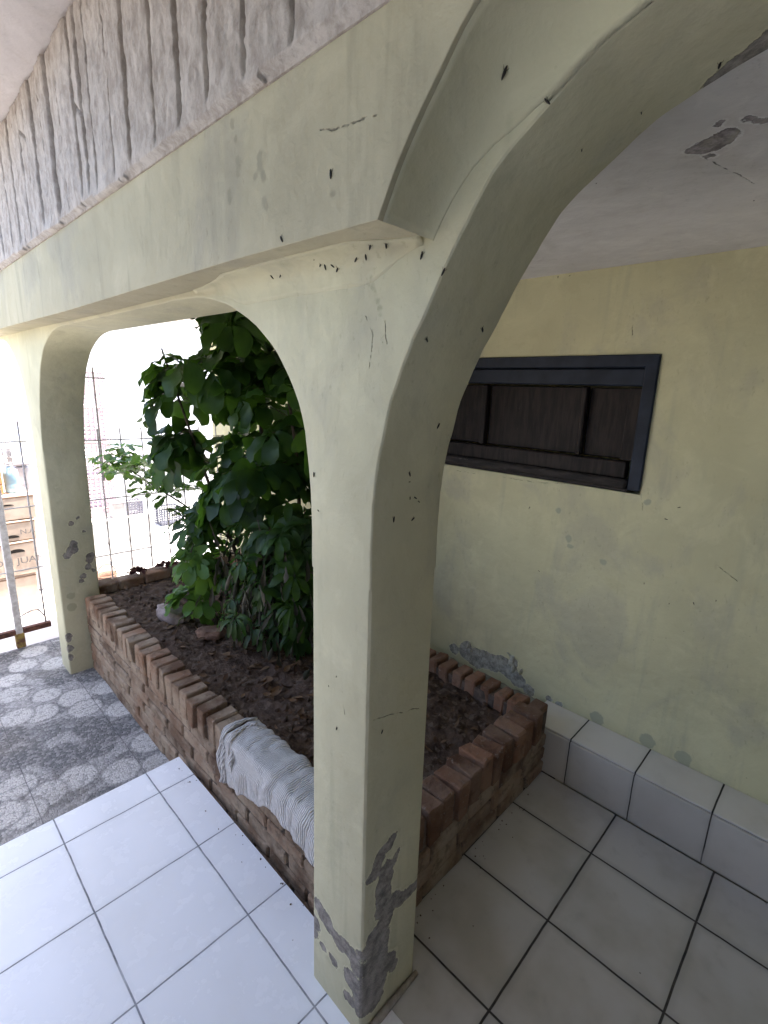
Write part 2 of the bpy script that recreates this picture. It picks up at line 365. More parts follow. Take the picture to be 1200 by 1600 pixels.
def soil_mat():
    k = NT('dark_soil'); P = k.pos()
    n = k.noise(P, 16, 6, .7); n2 = k.noise(P, 80, 4, .7); v = k.sep(k.vor(P, 60, out='Color'))[0]
    c = k.mix(k.ramp(n,.3,.7), (.050,.032,.022), (.135,.092,.066))
    c = k.mix(k.math('MULTIPLY', k.ramp(v,.8,.95), .5), c, (.20,.155,.12))
    c = k.mix(k.math('MULTIPLY', k.ramp(k.noise(P, 3, 3), .5, .6), .35), c, (.12,.085,.07))
    k.bsdf(c, .95, k.bump(k.math('ADD', n, n2), 1, .012), .1)
    return k.m
m_soil = soil_mat()

def leaf_mat(name, c0, c1, trans, rough=.38, tf=.30):
    k = NT(name); v = k.attr(); P = k.pos()
    c = k.mix(v, c0, c1)
    c = k.mix(k.math('MULTIPLY', k.ramp(k.noise(P, 40, 3), .4, .7), .3), c, tuple(x*.6 for x in c0))
    b = k.bsdf(c, rough, k.bump(k.noise(P, 60, 3), .25, .003), .22)
    tr = k.n('ShaderNodeBsdfTranslucent'); k.put(tr.inputs[0], k.mix(v, tuple(x*.7 for x in trans), trans))
    mx = k.n('ShaderNodeMixShader'); mx.inputs[0].default_value = tf
    k.t.links.new(b.outputs[0], mx.inputs[1]); k.t.links.new(tr.outputs[0], mx.inputs[2]); k.t.links.new(mx.outputs[0], k.out.inputs[0])
    return k.m
m_leaf = leaf_mat('glossy_green_leaf', (.013,.032,.009), (.042,.095,.018), (.12,.28,.025), .40, .30)
m_leaf_lit = leaf_mat('backlit_green_leaf', (.05,.11,.025), (.10,.20,.04), (.22,.42,.06), .4, .4)  # lit copy of the shrub leaf, backlight put into the colour
m_wither = leaf_mat('withered_leaf', (.025,.028,.018), (.11,.10,.075), (.06,.06,.03), .7, .1)
m_dry = leaf_mat('dry_brown_leaf', (.06,.034,.02), (.20,.125,.07), (.2,.1,.05), .8, .15)
m_bark = simple('brown_stem', (.10,.075,.05), (.05,.035,.025), 40, .85, bump=.6)
m_navy = simple('navy_gloss_paint', (.021,.029,.045), (.013,.018,.028), 14, .5, spec=.25, wear=((.10,.10,.11), 55, .70))
m_shut = simple('dark_brown_worn_wood', (.032,.024,.020), (.013,.010,.009), 10, .6, spec=.2, bump=.5, stretch=(3,6,.8), wear=((.075,.062,.052), 16, .66))
m_sill = simple('weathered_sill_wood', (.040,.032,.028), (.012,.010,.009), 16, .8, bump=.9, stretch=(4,.7,5), wear=((.13,.115,.105), 20, .62))
m_white_metal = simple('chalky_white_metal', (.70,.68,.68), (.50,.47,.47), 30, .55, spec=.4, wear=((.16,.07,.035), 22, .72))
m_rust = simple('rusty_metal', (.16,.07,.045), (.07,.03,.025), 40, .85, bump=.5)
m_wire = simple('grey_fence_bar', (.48,.46,.47), (.30,.27,.27), 50, .6, wear=((.14,.07,.05), 30, .64))

# ------------------------------------------------------------------ ground and floors
def sheet(name, x0, x1, y0, y1, z, mat, kind='structure', under=.05):
    b = MB(); b.box(x0, x1, y0, y1, z-under, z); o = b.build(name, mat)
    return tag(o, kind=kind)
m_ground = simple('pale_ground', (.34,.31,.27), (.24,.22,.19), 2.5, .95, bump=.3)
m_walk = simple('pale_concrete_pavement', (.62,.59,.56), (.50,.47,.45), 5, .9, bump=.3)
m_road = simple('light_worn_asphalt', (.20,.195,.19), (.13,.13,.13), 12, .9, bump=.4)
sheet('ground', -150, 150, -60, 260, -.36, m_ground)
sheet('pavement', -40, 40, 3.14, 6.6, -.20, m_walk, under=.15)
sheet('road', -150, 150, 6.6, 12.4, -.33, m_road, under=.02)
sheet('far_pavement', -40, 40, 12.4, 14.2, -.20, m_walk, under=.15)
def pebble_path():
    rg = random.Random(31); discs = []
    for x, y, t in PEB: discs.append((x, y, .082, t))
    tries = 0
    while tries < 9000:
        tries += 1
        x, y = rg.uniform(-2.7,1.4), rg.uniform(1.2,3.2)
        if all((x-a)**2+(y-b_)**2 > .142**2 for a, b_, _, _ in discs): discs.append((x, y, rg.uniform(.074,.088), rg.choice((.12,.2,.28,.62,.74))))
    order = discs[len(PEB):] + discs[:len(PEB)]
    cell = {}
    for n, (x, y, r_, t) in enumerate(order):
        for ix in range(int((x-.1)//.1), int((x+.1)//.1)+1):
            for iy in range(int((y-.1)//.1), int((y+.1)//.1)+1): cell.setdefault((ix,iy), []).append(n)
    nx, ny = 500, 236; vs = []; tone = []; rim = []
    for j in range(ny):
        y = 1.262 + 1.876*j/(ny-1)
        for i in range(nx):
            x = -2.6 + 3.96*i/(nx-1)
            wx = x + .006*noise.noise((x*14,y*14,0)); wy = y + .006*noise.noise((x*14,y*14,7))
            t = .46 if noise.noise((x*6,y*6,3)) > -.05 else .28; m = 0.0
            for n in cell.get((int(wx//.1), int(wy//.1)), ()):
                cx, cy, r_, tt = order[n]; d = math.hypot(wx-cx, wy-cy)
                if d < r_: t = tt; m = 0.0
                if abs(d-r_) < .011: m = max(m if d > r_ else 0.0, 1-abs(d-r_)/.011)
            vs.append((x, y, -.16)); tone.append(t); rim.append(m)
    b = MB(); b.add(vs, [(j*nx+i, j*nx+i+1, (j+1)*nx+i+1, (j+1)*nx+i) for j in range(ny-1) for i in range(nx-1)])
    o = b.build('pebble_path', m_pebble)
    for nm, dat in (('tone',tone),('rim',rim)):
        at = o.data.attributes.new(nm,'FLOAT','POINT'); at.data.foreach_set('value', dat)
    return tag(o, kind='structure')
PEB = [(-0.215,2.261,0.7),(-0.056,1.962,0.18),(-0.211,1.632,0.7),(-0.366,1.952,0.18),(-0.056,1.541,0.7),(0.107,1.656,0.7),(-0.182,2.878,0.7),(-0.047,2.571,0.18),(-0.317,2.311,0.7),(-0.034,2.154,0.7),(-0.223,1.841,0.18),(0.115,2.289,0.7),(0.099,2.475,0.18),(-0.417,1.754,0.7),(-0.337,1.616,0.7),(-0.42,1.561,0.7),(0.07,1.858,0.18),(-0.488,1.608,0.7)]
pebble_path()
sheet('porch_tile_floor', -2.6, .098, -2.4, 1.257, 0, m_tile_w, under=.17)
sheet('inner_tile_floor', .100, 1.178, -2.4, .112, -.003, m_tile_r, under=.16)
tag(sheet('earth_base', .145, 1.36, .115, 2.70, -.03, m_mortar, under=.12), kind='structure')

# ------------------------------------------------------------------ arcade
def arcw(y0, z0, pts): return pts
A2 = [(0,1.20),(0,1.33),(-.006,1.42),(-.020,1.49),(-.046,1.58),(-.077,1.648),(-.106,1.70),(-.135,1.752),(-.184,1.826),(-.213,1.866),(-.257,1.904),(-.33,1.952),(-.38,1.972),(-.46,1.998),(-.58,2.022),(-.72,2.036),(-.9,2.041)]
def cr(pts, n=3):   # Catmull-Rom refinement
    P = [Vector(p) for p in pts]; out = []
    for i in range(len(P)-1):
        p0, p1, p2, p3 = P[max(i-1,0)], P[i], P[i+1], P[min(i+2,len(P)-1)]
        for j in range(n):
            t = j/n
            out.append(.5*((2*p1) + (p2-p0)*t + (2*p0-5*p1+4*p2-p3)*t*t + (3*p1-p0-3*p2+p3)*t**3))
    out.append(P[-1]); return [(q[0], q[1]) for q in out]
def wavy(pts, a=.0028):
    return [(y + a*noise.noise((y*13, z*13, 3.1)) + a*.5*noise.noise((y*45, z*45, 1)), z + a*noise.noise((y*13, z*13, 8.7))) for y, z in pts]
A2 = cr(A2, 5); A2[1:-1] = wavy(A2[1:-1]); A2m = [(-1.8-y, z) for y, z in A2][::-1]
A1 = cr([(.187,1.20),(.190,1.33),(.203,1.457),(.230,1.547),(.286,1.625),(.356,1.690),(.455,1.742),(.55,1.775),(.66,1.792),(.85,1.797)]) + \
     cr([(1.85,1.797),(1.98,1.793),(2.10,1.772),(2.224,1.722),(2.30,1.668),(2.357,1.61),(2.42,1.51),(2.473,1.396),(2.505,1.28),(2.52,1.20)])
A1[1:-1] = wavy(A1[1:-1])
A0 = cr([(2.712,1.20),(2.72,1.36),(2.745,1.50),(2.79,1.59),(2.855,1.66),(2.95,1.73),(3.085,1.785),(3.22,1.797)])
D = .206; ZT = 2.064
arcade = thing('porch_arcade', (.1, .1, 0), 'pale green plastered arcade of rounded arches with peeling pillar feet and a grey bark frieze', 'arcade')
def extrude_poly(prof, x0, x1, bevel_test, b=.007):
    bm = bmesh.new()
    v0 = [bm.verts.new((x0, y, z)) for y, z in prof]; v1 = [bm.verts.new((x1, y, z)) for y, z in prof]
    n = len(prof)
    bm.faces.new(v0); bm.faces.new(v1[::-1])
    for i in range(n):
        j = (i+1) % n; bm.faces.new((v0[j], v0[i], v1[i], v1[j]))
    bmesh.ops.recalc_face_normals(bm, faces=bm.faces)
    eds = [e for e in bm.edges if bevel_test(e)]
    if eds: bmesh.ops.bevel(bm, geom=eds, offset=b, segments=3, affect='EDGES', profile=.5, clamp_overlap=True)
    for f in bm.faces: f.smooth = True
    bm.normal_update()
    for e in bm.edges:
        if len(e.link_faces) == 2 and e.calc_face_angle(0) > R(28): e.smooth = False
    return bm
# spandrels and arches (everything above the springing line)
prof = A2m[::-1]
prof = [(y,z) for y, z in A2m]                         # from the far springing (y=-1.8) up to the crown
prof = [( -2.0, ZT), (-2.0, 1.20)] + prof + A2[::-1][1:] + A1 + A0 + [(3.4,1.80),(3.4,ZT)]
def on_curve(e):
    a, b = e.verts
    if abs(a.co.x-b.co.x) > 1e-5: return False
    za, zb = a.co.z, b.co.z
    return not (za < 1.2001 and zb < 1.2001) and za < 2.06 and zb < 2.06 and not (a.co.y < -1.99 and b.co.y < -1.99)
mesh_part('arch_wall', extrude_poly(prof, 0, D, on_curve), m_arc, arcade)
def vert_edge(e):
    a, b = e.verts; return abs(a.co.z-b.co.z) > .3
def pillar(pts_l, pts_r):
    """pts_l, pts_r: (y,z) pairs up both sides"""
    return mesh_part('pillar', extrude_poly(pts_l + pts_r[::-1], 0, D, lambda e: abs(e.verts[0].co.z-e.verts[1].co.z) > .15, .012), m_arc, arcade)
pillar([(-.004,-.0),(-.003,.4),(-.001,.8),(0,1.20)], [(.190,-.0),(.188,.4),(.187,.8),(.187,1.20)])
pillar([(2.565,-.17),(2.555,.3),(2.538,.8),(2.52,1.20)], [(2.745,-.17),(2.735,.3),(2.72,.8),(2.712,1.20)])
pillar([(-2.0,0),(-2.0,.6),(-2.0,1.20)], [(-1.8,0),(-1.8,.6),(-1.8,1.20)])
# projecting beam with its own larger arch
OA = cr([(-.096,1.808),(-.124,1.858),(-.152,1.899),(-.194,1.949),(-.238,1.996),(-.30,2.026),(-.40,2.045),(-.55,2.054),(-.9,2.056)])
OAm = [(-1.8-y, z) for y, z in OA][::-1]
bp = [(-2.0,ZT),(-2.0,1.808)] + OAm + OA[::-1][1:] + [(.3,1.811),(1.4,1.806),(2.4,1.812),(3.4,1.81),(3.4,ZT)]
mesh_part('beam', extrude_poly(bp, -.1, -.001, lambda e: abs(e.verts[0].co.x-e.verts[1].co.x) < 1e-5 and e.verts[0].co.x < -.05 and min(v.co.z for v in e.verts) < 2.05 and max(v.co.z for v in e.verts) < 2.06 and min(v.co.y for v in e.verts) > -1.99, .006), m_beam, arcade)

def cove_r(y):
    za = 0.0
    for (ya, z_a), (yb, z_b) in zip(A1, A1[1:]):
        if ya <= y <= yb: za = z_a + (z_b-z_a)*(y-ya)/max(1e-6, yb-ya)
    e = max(0, min(1, (y+.0945)/.13))
    return (max(.006, min(.055, (1.803-za)*.75)) if za else .055)*(.22+.78*e*e*(3-2*e))
def bot(y): return 1.808+.003*max(0,min(1,(y+.096)/.396)) if y < .3 else 1.811-.005*(y-.3)/1.1
NC = 9; st_ = [-.0945+.755*i/44 for i in range(45)]; vs = []
for y in st_:
    r_ = cove_r(y); zb = bot(y)-.0006
    vs.append((-r_, y, zb+.004))
    for j in range(NC):
        a = math.pi/2*j/(NC-1); vs.append((-r_+r_*math.sin(a)+(.0006*(1-j/(NC-1))), y, zb-r_*(1-math.cos(a))+.0015*noise.noise((y*14,0,j*.3))))
    vs += [(.003, y, zb-r_), (.003, y, zb+.004)]
n_ = NC+3; b = MB()
for i in range(len(st_)-1):
    for j in range(n_):
        q = [i*n_+j, (i+1)*n_+j, (i+1)*n_+(j+1)%n_, i*n_+(j+1)%n_]
        b.f.append(q); b.var.append(.5); b.sm.append(1 <= j < NC)
b.v += vs
b.f.append(list(range(n_))); b.var.append(.5); b.sm.append(False)
b.f.append([(len(st_)-1)*n_+j for j in range(n_)][::-1]); b.var.append(.5); b.sm.append(False)
co_ = b.build('cove', m_arc, arcade)
bmc = bmesh.new(); bmc.from_mesh(co_.data); bmesh.ops.recalc_face_normals(bmc, faces=bmc.faces); bmc.to_mesh(co_.data); bmc.free()

# plaster swept from the beam's arch to the edge of the inner arch
def swept(mirror):
    vs = []; NB = 12; n_ = NB+1; secs = []
    for k, (yo, zo) in enumerate(OA):
        if k == len(OA)-1: continue
        t0 = Vector(OA[min(k+1,len(OA)-1)]) - Vector(OA[max(k-1,0)]); nrm = Vector((t0.y, -t0.x)).normalized()
        if nrm.y > 0: nrm = -nrm
        best = min(A2, key=lambda q: (Vector(q)-Vector((yo,zo))).length)
        A = Vector(best); O2 = Vector((yo, zo)); L = (A-O2)
        if L.length < .012: break
        secs.append((O2, L))
    for O2, L in secs:
        I3 = Vector((0, O2.x, O2.y)); O3 = Vector((-.1, O2.x, O2.y)); A3 = Vector((0, O2.x+L.x, O2.y+L.y))
        p0 = O3 + (I3-O3)*.03; u_ = max(0, min(1, (-.096-O2.x)/.16)); p2 = I3 + (A3-I3)*(.34+.645*u_*u_*(3-2*u_)); dn = (A3-I3).normalized()
        for j in range(NB):
            t = j/(NB-1)
            q = (1-t)**2*p0 + 2*t*(1-t)*(I3+Vector((-.006,0,0))+dn*.004) + t*t*p2
            q = q + dn*(-.0004*(1-t)) + Vector((.0006*t**3,0,0))
            vs.append(q)
        vs.append(I3 + Vector((.004,0,0)) - dn*.004)
    if mirror: vs = [Vector((v.x, -1.8-v.y, v.z)) for v in vs]
    b = MB(); b.v += [tuple(v) for v in vs]; m = len(secs)
    for i in range(m-1):
        for j in range(n_):
            b.f.append([i*n_+j, (i+1)*n_+j, (i+1)*n_+(j+1)%n_, i*n_+(j+1)%n_]); b.var.append(.5); b.sm.append(j < NB-1)
    for i in (0, m-1): b.f.append([i*n_+j for j in range(n_)]); b.var.append(.5); b.sm.append(False)
    o = b.build('arch_cove', m_arc, arcade)
    bq = bmesh.new(); bq.from_mesh(o.data); bmesh.ops.recalc_face_normals(bq, faces=bq.faces); bq.to_mesh(o.data); bq.free()
swept(False); swept(True)

# bark frieze: imitation logs in grey plaster
def bark_mat():
    k = NT('grey_bark_plaster'); P = k.pos(); v = k.attr()
    Q = k.scaled(P, (2,2,1.1))
    n = k.noise(Q, 13, 7, .75, .2); n2 = k.noise(P, 55, 5, .7); n3 = k.noise(P, 4, 3)
    c = k.mix(k.ramp(n,.35,.65), (.32,.28,.245), (.50,.455,.41))
    c = k.mix(k.math('MULTIPLY', k.ramp(n2,.56,.72), .45), c, (.22,.18,.17))
    c = k.mix(k.math('MULTIPLY', k.ramp(n3,.5,.7), .4), c, (.54,.50,.46))
    g = k.n('ShaderNodeAttribute', attribute_name='groove').outputs['Fac']
    c = k.mix(k.math('MULTIPLY', g, .42), c, (.19,.165,.145))
    k.bsdf(c, .85, k.bump(k.math('ADD', n, k.math('MULTIPLY', n2, .5)), .8, .006), .2)
    return k.m
def frieze():
    rg = random.Random(21)
    edges = [3.41]; ed_known = [1.848,1.76,1.672,1.581,1.488,1.395,1.30,1.203,1.069,1.01,.949,.815,.705,.568,.453,.337,.212,.079]
    y = 3.41
    while y > 1.93: edges.append(y); y -= rg.uniform(.085,.11)
    edges += ed_known; y = .079
    while y > -2.0: y -= rg.uniform(.11,.14); edges.append(y)
    edges = sorted(set(edges))
    z0, z1 = 2.050, 2.5095
    info = {i: (rg.uniform(-.003,.005), rg.uniform(-.002,.002), [rg.uniform(2.15,2.46) for _ in range(rg.choice((0,0,0,0,1)))], rg.uniform(-.003,.003)) for i in range(len(edges))}
    ny, nz = 1350, 74
    vs = []; gr = []
    import bisect
    for j in range(nz):
        tz = j/(nz-1); z = z0 + (z1-z0)*tz
        for i in range(ny):
            y = -2.0 + 5.4*i/(ny-1)
            yw = y + .004*noise.noise((y*3, z*3, 1.3)) + .0026*noise.noise((y*20, z*70, 5))
            k = max(0, min(len(edges)-2, bisect.bisect(edges, yw)-1))
            a, b = edges[k], edges[k+1]; f = (yw-a)/(b-a)
            dd = min(yw-a, b-yw)
            off, tilt, knots, stepo = info[k]
            gw = .0075 + .003*noise.noise((k*3.1, z*9, 0))
            g = max(0.0, 1-dd/gw); g = g*g*(3-2*g)
            h = .013 + off + tilt*(f-.5)*2 + .003*(1-(2*f-1)**6)
            h += .0030*noise.noise((y*16, z*12, k*1.7)) + .0028*noise.noise((y*45, z*38, 3)) + .0018*noise.noise((y*110, z*90, 3))
            for kz in knots:
                kq = kz + (f-.5)*.05 + .008*noise.noise((y*40, kz*10, 2))
                if z > kq: h += stepo
                gk = max(0.0, 1-abs(z-kq)/.007); h -= gk*.007; g = max(g, gk*.6)
            h -= g*.017
            lip = 2.088 + .012*noise.noise((y*5, 0, 9))
            L = 1/(1+math.exp((z-lip)/.006))           # rounded lip along the bottom
            h = h*(1-L) + L*(.017 + .004*noise.noise((y*12, z*25, 7)) )
            g *= (1-L)
            h -= g*.004
            bot = z0 + .008 + .006*noise.noise((y*4, 1, 2)) + .003*noise.noise((y*19,1,2))
            if z < bot: h = .004
            if tz > .985: h = .004
            vs.append((-.1 - h, y, z)); gr.append(g)
    fs = [(j*ny+i, (j+1)*ny+i, (j+1)*ny+i+1, j*ny+i+1) for j in range(nz-1) for i in range(ny-1)]
    n0 = len(vs)
    vs += [(-.002,-2,z0),(-.002,3.4,z0),(-.002,3.4,z1),(-.002,-2,z1)]
    fs += [(n0+3,n0+2,n0+1,n0)]
    # close the sides so that the frieze is a solid slab
    def fan(idx, a, b):
        fs.append(tuple(idx) + (b, a))
    fan([i for i in range(ny)], n0, n0+1); fan([(nz-1)*ny+i for i in range(ny)][::-1], n0+2, n0+3)
    fan([j*ny for j in range(nz)][::-1], n0+3, n0); fan([j*ny+ny-1 for j in range(nz)], n0+1, n0+2)
    fs[-3] = tuple([(nz-1)*ny+i for i in range(ny)][::-1]) + (n0+3, n0+2)
    fs[-4] = tuple([i for i in range(ny)]) + (n0+1, n0)
    fs[-2] = tuple([j*ny for j in range(nz)][::-1]) + (n0, n0+3)
    fs[-1] = tuple([j*ny+ny-1 for j in range(nz)]) + (n0+2, n0+1)
    b = MB(); b.add(vs, fs, .5, True); o = b.build('bark_frieze', bark_mat(), arcade)
    at = o.data.attributes.new('groove','FLOAT','POINT'); at.data.foreach_set('value', gr + [0]*4)
    for f in o.data.polygons:
        if len(f.vertices) > 4: f.use_smooth = False
frieze()
b = MB(); b.tube([(.015,-.012,.004),(.06,-.014,.006),(.12,-.013,.005),(.208,-.012,.004)], [.007,.010,.009,.007], 10); b.build('mortar_fillet', simple('fillet_mortar', (.40,.36,.32), (.26,.23,.20), 40, .9, bump=.6), arcade)

# ceilings
sheet('porch_ceiling', D, 1.372, -2.4, 3.4, 2.142, m_ceil, under=.10)
sheet('overhang_ceiling', -.40, -.0015, .9, 2.35, 2.66, m_soffit, under=.15)
sheet('added_shade_roof', -2.6, -.0015, -2.4, .898, 2.66, m_soffit, under=.15)  # unseen wide roof, added and sized to keep light off the near side
sheet('roof', -.0, 1.6, -2.4, 3.4, 2.66, m_soffit, under=.15)

# ------------------------------------------------------------------ house wall with its window
house = thing('house_wall', (1.45, .5, 0), 'long pale yellow green house wall with a dark shuttered window beyond the arch', 'wall')
wy0, wy1, wz0, wz1 = -.050, 1.16, 1.222, 1.732
b = MB(); X0, X1 = 1.37, 1.55; ys = [-2.4, wy0, wy1, 3.3]; zs = [-.36, wz0, wz1, 2.5]
for i in range(3):
    for j in range(3):
        if i == 1 and j == 1: continue
        b.add([(X0,ys[i],zs[j]),(X0,ys[i+1],zs[j]),(X0,ys[i+1],zs[j+1]),(X0,ys[i],zs[j+1])], [(0,3,2,1)])
for (ya,za),(yb,zb) in (((wy0,wz0),(wy1,wz0)),((wy1,wz0),(wy1,wz1)),((wy1,wz1),(wy0,wz1)),((wy0,wz1),(wy0,wz0))):
    b.add([(X0,ya,za),(X0,yb,zb),(X1,yb,zb),(X1,ya,za)], [(0,3,2,1)])
b.add([(X1,-2.4,-.36),(X1,3.3,-.36),(X1,3.3,2.5),(X1,-2.4,2.5)], [(0,1,2,3)])
b.add([(X0,3.3,-.36),(X1,3.3,-.36),(X1,3.3,2.5),(X0,3.3,2.5)], [(0,3,2,1)])
b.add([(X0,-2.4,-.36),(X1,-2.4,-.36),(X1,-2.4,2.5),(X0,-2.4,2.5)], [(0,1,2,3)])
b.add([(X0,-2.4,2.5),(X1,-2.4,2.5),(X1,3.3,2.5),(X0,3.3,2.5)], [(0,1,2,3)])
b.build('wall', m_wall, house)
fr = MB(); T = .046
fx0, fx1 = 1.358, 1.43
fr.rbox(((fx0+fx1)/2,(wy0+wy1)/2,wz1-T/2),(fx1-fx0,wy1-wy0-.002,T),b=.004)
fr.rbox(((fx0+fx1)/2,wy0+T/2,(wz0+wz1)/2-.012),(fx1-fx0+.002,T,wz1-wz0-T-.024+.02),b=.004)
fr.rbox(((fx0+fx1)/2,wy1-T/2,(wz0+wz1)/2-.012),(fx1-fx0+.002,T,wz1-wz0-T-.024+.02),b=.004)
win = fr.build('window', m_navy, house); win['label'] = 'dark navy window frame with closed brown shutters'
b = MB(); b.rbox((1.402,(wy0+wy1)/2,wz1-T-.034),(.045,wy1-wy0-2*T-.002,.064),b=.005); b.build('head_rail', m_navy, win)
b = MB()
b.rbox((1.40,(wy0+wy1)/2+.02,1.305),(.040,wy1-wy0-2*T-.004,.066),b=.004)
for yc, wd in ((.024,.048),(.217,.020),(.685,.028),(1.09,.05)):
    b.rbox((1.404,yc,1.478),(.036,wd,.272),b=.004)
b.build('shutter_frame', m_shut, win)
for ya, yb, xx in ((.05,.205,1.424),(.229,.669,1.424),(.701,1.064,1.424)):
    b = MB(); b.rbox((xx,(ya+yb)/2,1.478),(.014,yb-ya,.268),b=.003); b.build('shutter_panel', m_shut, win)
b = MB(); b.rbox((1.388,(wy0+wy1)/2+.01,1.252),(.070,wy1-wy0-.08,.036),(0,R(6),0),b=.008,jit=.002); b.rbox((1.392,(wy0+wy1)/2+.01,1.231),(.052,wy1-wy0-.07,.012),b=.004); b.build('sill', m_sill, win)
# curled paint flakes low on the wall
b = MB(); rg = random.Random(4)
for y, z, hgt in ((.645,.318,.05),(.40,.335,.07),(.388,.30,.06),(.415,.36,.03),(.50,.31,.02),(.545,.315,.02),(.345,.30,.045),(.46,.325,.025),(.59,.315,.022),(.63,.29,.03)):
    w_ = hgt*rg.uniform(.25,.4); lean = rg.uniform(-.5,.5)
    def fl(u, v, y=y, z=z, hgt=hgt, w_=w_, lean=lean):
        wd = w_*(1-.7*abs(v-.4)); cu = .018*(v**2)+.006*u
        return (1.368-cu, y + (u-.5)*wd + lean*hgt*(v-.5) + .004*noise.noise((u*5,v*7,y*40)), z + hgt*(v-.5))
    b.grid(fl, 4, 6)
fo = b.build('paint_flake', simple('curled_paint', (.62,.62,.52), (.5,.5,.42), 60, .7), house)
md = fo.modifiers.new('thickness','SOLIDIFY'); md.thickness = .0012
# wall closing the porch at the back and an unseen side wall added to block low skylight
b = MB(); b.box(-2.6,1.55,-2.55,-2.402,-.36,2.5); tag(b.build('end_wall', simple('pale_render', (.46,.43,.36), (.36,.33,.27), 6, .8), None), 'plain pale rendered wall closing the porch behind the viewer', 'wall')
b = MB(); b.box(-2.75,-2.602,-2.55,3.1,-.36,2.1); tag(b.build('sky_block_wall', simple('bare_brown_render', (.26,.20,.16), (.19,.15,.12), 6, .9, bump=.5), None), 'unseen brown wall added left of the terrace to block low sky', 'wall')

# tiled ledge along the house wall
ledge = thing('tiled_ledge', (1.28,-.6,0), 'low beige tiled ledge running along the foot of the house wall', 'ledge')
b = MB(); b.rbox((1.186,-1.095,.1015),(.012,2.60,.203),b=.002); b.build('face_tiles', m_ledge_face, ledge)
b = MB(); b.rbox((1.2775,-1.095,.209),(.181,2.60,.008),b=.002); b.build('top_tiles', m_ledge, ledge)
b = MB(); b.box(1.193,1.368,-2.39,.204,.0,.2045); b.build('mortar_core', m_mortar, ledge)
# ------------------------------------------------------------------ brick planter
planter = thing('brick_planter', (.7,1.4,-.16), 'long old brick planter with upright brick capping between the pillars', 'planter')
rg = random.Random(11)
cap = MB(); low = MB(); core = MB()
ZC = .326
cap_in = MB()
def cap_row(p0, p1, wdt, hgt, ztop, pitch=.0755, th=.058, cap=cap):
    p0 = Vector(p0); p1 = Vector(p1); L = (p1-p0).length; dr = (p1-p0)/L; n = max(1, round(L/pitch)); st = L/n
    ang = math.atan2(dr.y, dr.x)
    for i in range(n):
        c = p0 + dr*(i+.5)*st; zz = ztop + rg.uniform(-.007,.004); h = hgt
        off = Vector((-dr.y, dr.x))*rg.uniform(-.006,.006)
        cap.rbox((c.x+off.x, c.y+off.y, zz-h/2), (min(st-.011, th*rg.uniform(.92,1.07)), wdt*rg.uniform(.95,1.03), h), (rg.uniform(-.02,.02), rg.uniform(-.035,.035), ang+rg.uniform(-.045,.045)), b=rg.uniform(.003,.008), var=rg.random(), jit=.0048, rg=rg)
cap_row((.168,.80+.0),(.168,2.535),.108,.118,ZC); cap_row((.168,.20),(.168,.80),.108,.118,ZC)
cap_row((.235,.158),(1.115,.158),.112,.130,ZC+.004,.0765,.063,cap_in)
cap_row((1.132,.115),(1.132,1.0),.10,.10,ZC,.072,.058,cap_in); cap_row((1.132,1.0),(1.132,2.58),.10,.10,ZC,.072,.058,cap_in)
def lay(p0, p1, wdt, z0, z1, course=.062, bl=.235):
    p0 = Vector(p0); p1 = Vector(p1); L = (p1-p0).length; dr = (p1-p0)/L; ang = math.atan2(dr.y, dr.x)
    n = max(1, round((z1-z0)/course)); ch = (z1-z0)/n
    for k in range(n):
        s = -rg.uniform(.3,.8)*bl if k % 2 else -.05
        while s < L:
            e = min(s+bl*rg.uniform(.85,1.05), L); a = max(s, 0)
            if e-a > .03:
                c = p0 + dr*(a+e)/2; off = Vector((-dr.y, dr.x))*rg.uniform(-.004,.004)
                low.rbox((c.x+off.x, c.y+off.y, z0+(k+.5)*ch), (e-a-.010, wdt, ch-rg.uniform(.004,.010)), (rg.uniform(-.02,.02),0,ang+rg.uniform(-.01,.01)), b=.006, var=rg.random(), jit=.003, rg=rg)
            s = e
lay((.170,.20),(.170,2.55),.102,-.16,.206)
lay((.215,.158),(1.178,.158),.100,0.0,.196)
lay((1.132,.22),(1.132,2.60),.09,0,.222)
core.box(.128,.212,.195,2.54,-.16,.300); core.box(.212,1.172,.118,.198,-.02,.296); core.box(1.09,1.172,.198,2.60,-.02,.30)
# far wall: bricks laid along the wall
s = .15; n_ = 0
while s < 1.36:
    L_ = rg.uniform(.16,.21)
    cap.rbox((s+L_/2, 2.655+rg.uniform(-.008,.008)+.0*n_, ZC-.010+rg.uniform(-.008,.006)+.010*min(1,max(0,(s-.4)/.5))), (L_-.012,.12,.062), (rg.uniform(-.03,.03),rg.uniform(-.02,.02),rg.uniform(-.03,.03)), b=.007, var=rg.random(), jit=.004, rg=rg); s += L_
lay((.12,2.655),(1.36,2.655),.105,-.16,.272); core.box(.13,1.36,2.606,2.70,-.16,.285)
for q_ in range(3): pass
core.build('mortar_bed', m_mortar, planter); low.build('wall', m_brick_low, planter)
b = MB(); b.grid(lambda u, v: (1.165+.206*v, .207+2.39*u, .190+.010*noise.noise((u*60,v*3,1))+.008*noise.noise((u*19,v*2,5))), 260, 8); b.build('mortar_fill', simple('wall_foot_mortar', (.30,.285,.22), (.16,.15,.11), 16, .95, bump=.8), planter); cap.build('capping', m_brick, planter); cap_in.build('inner_capping', m_brick_in, planter)
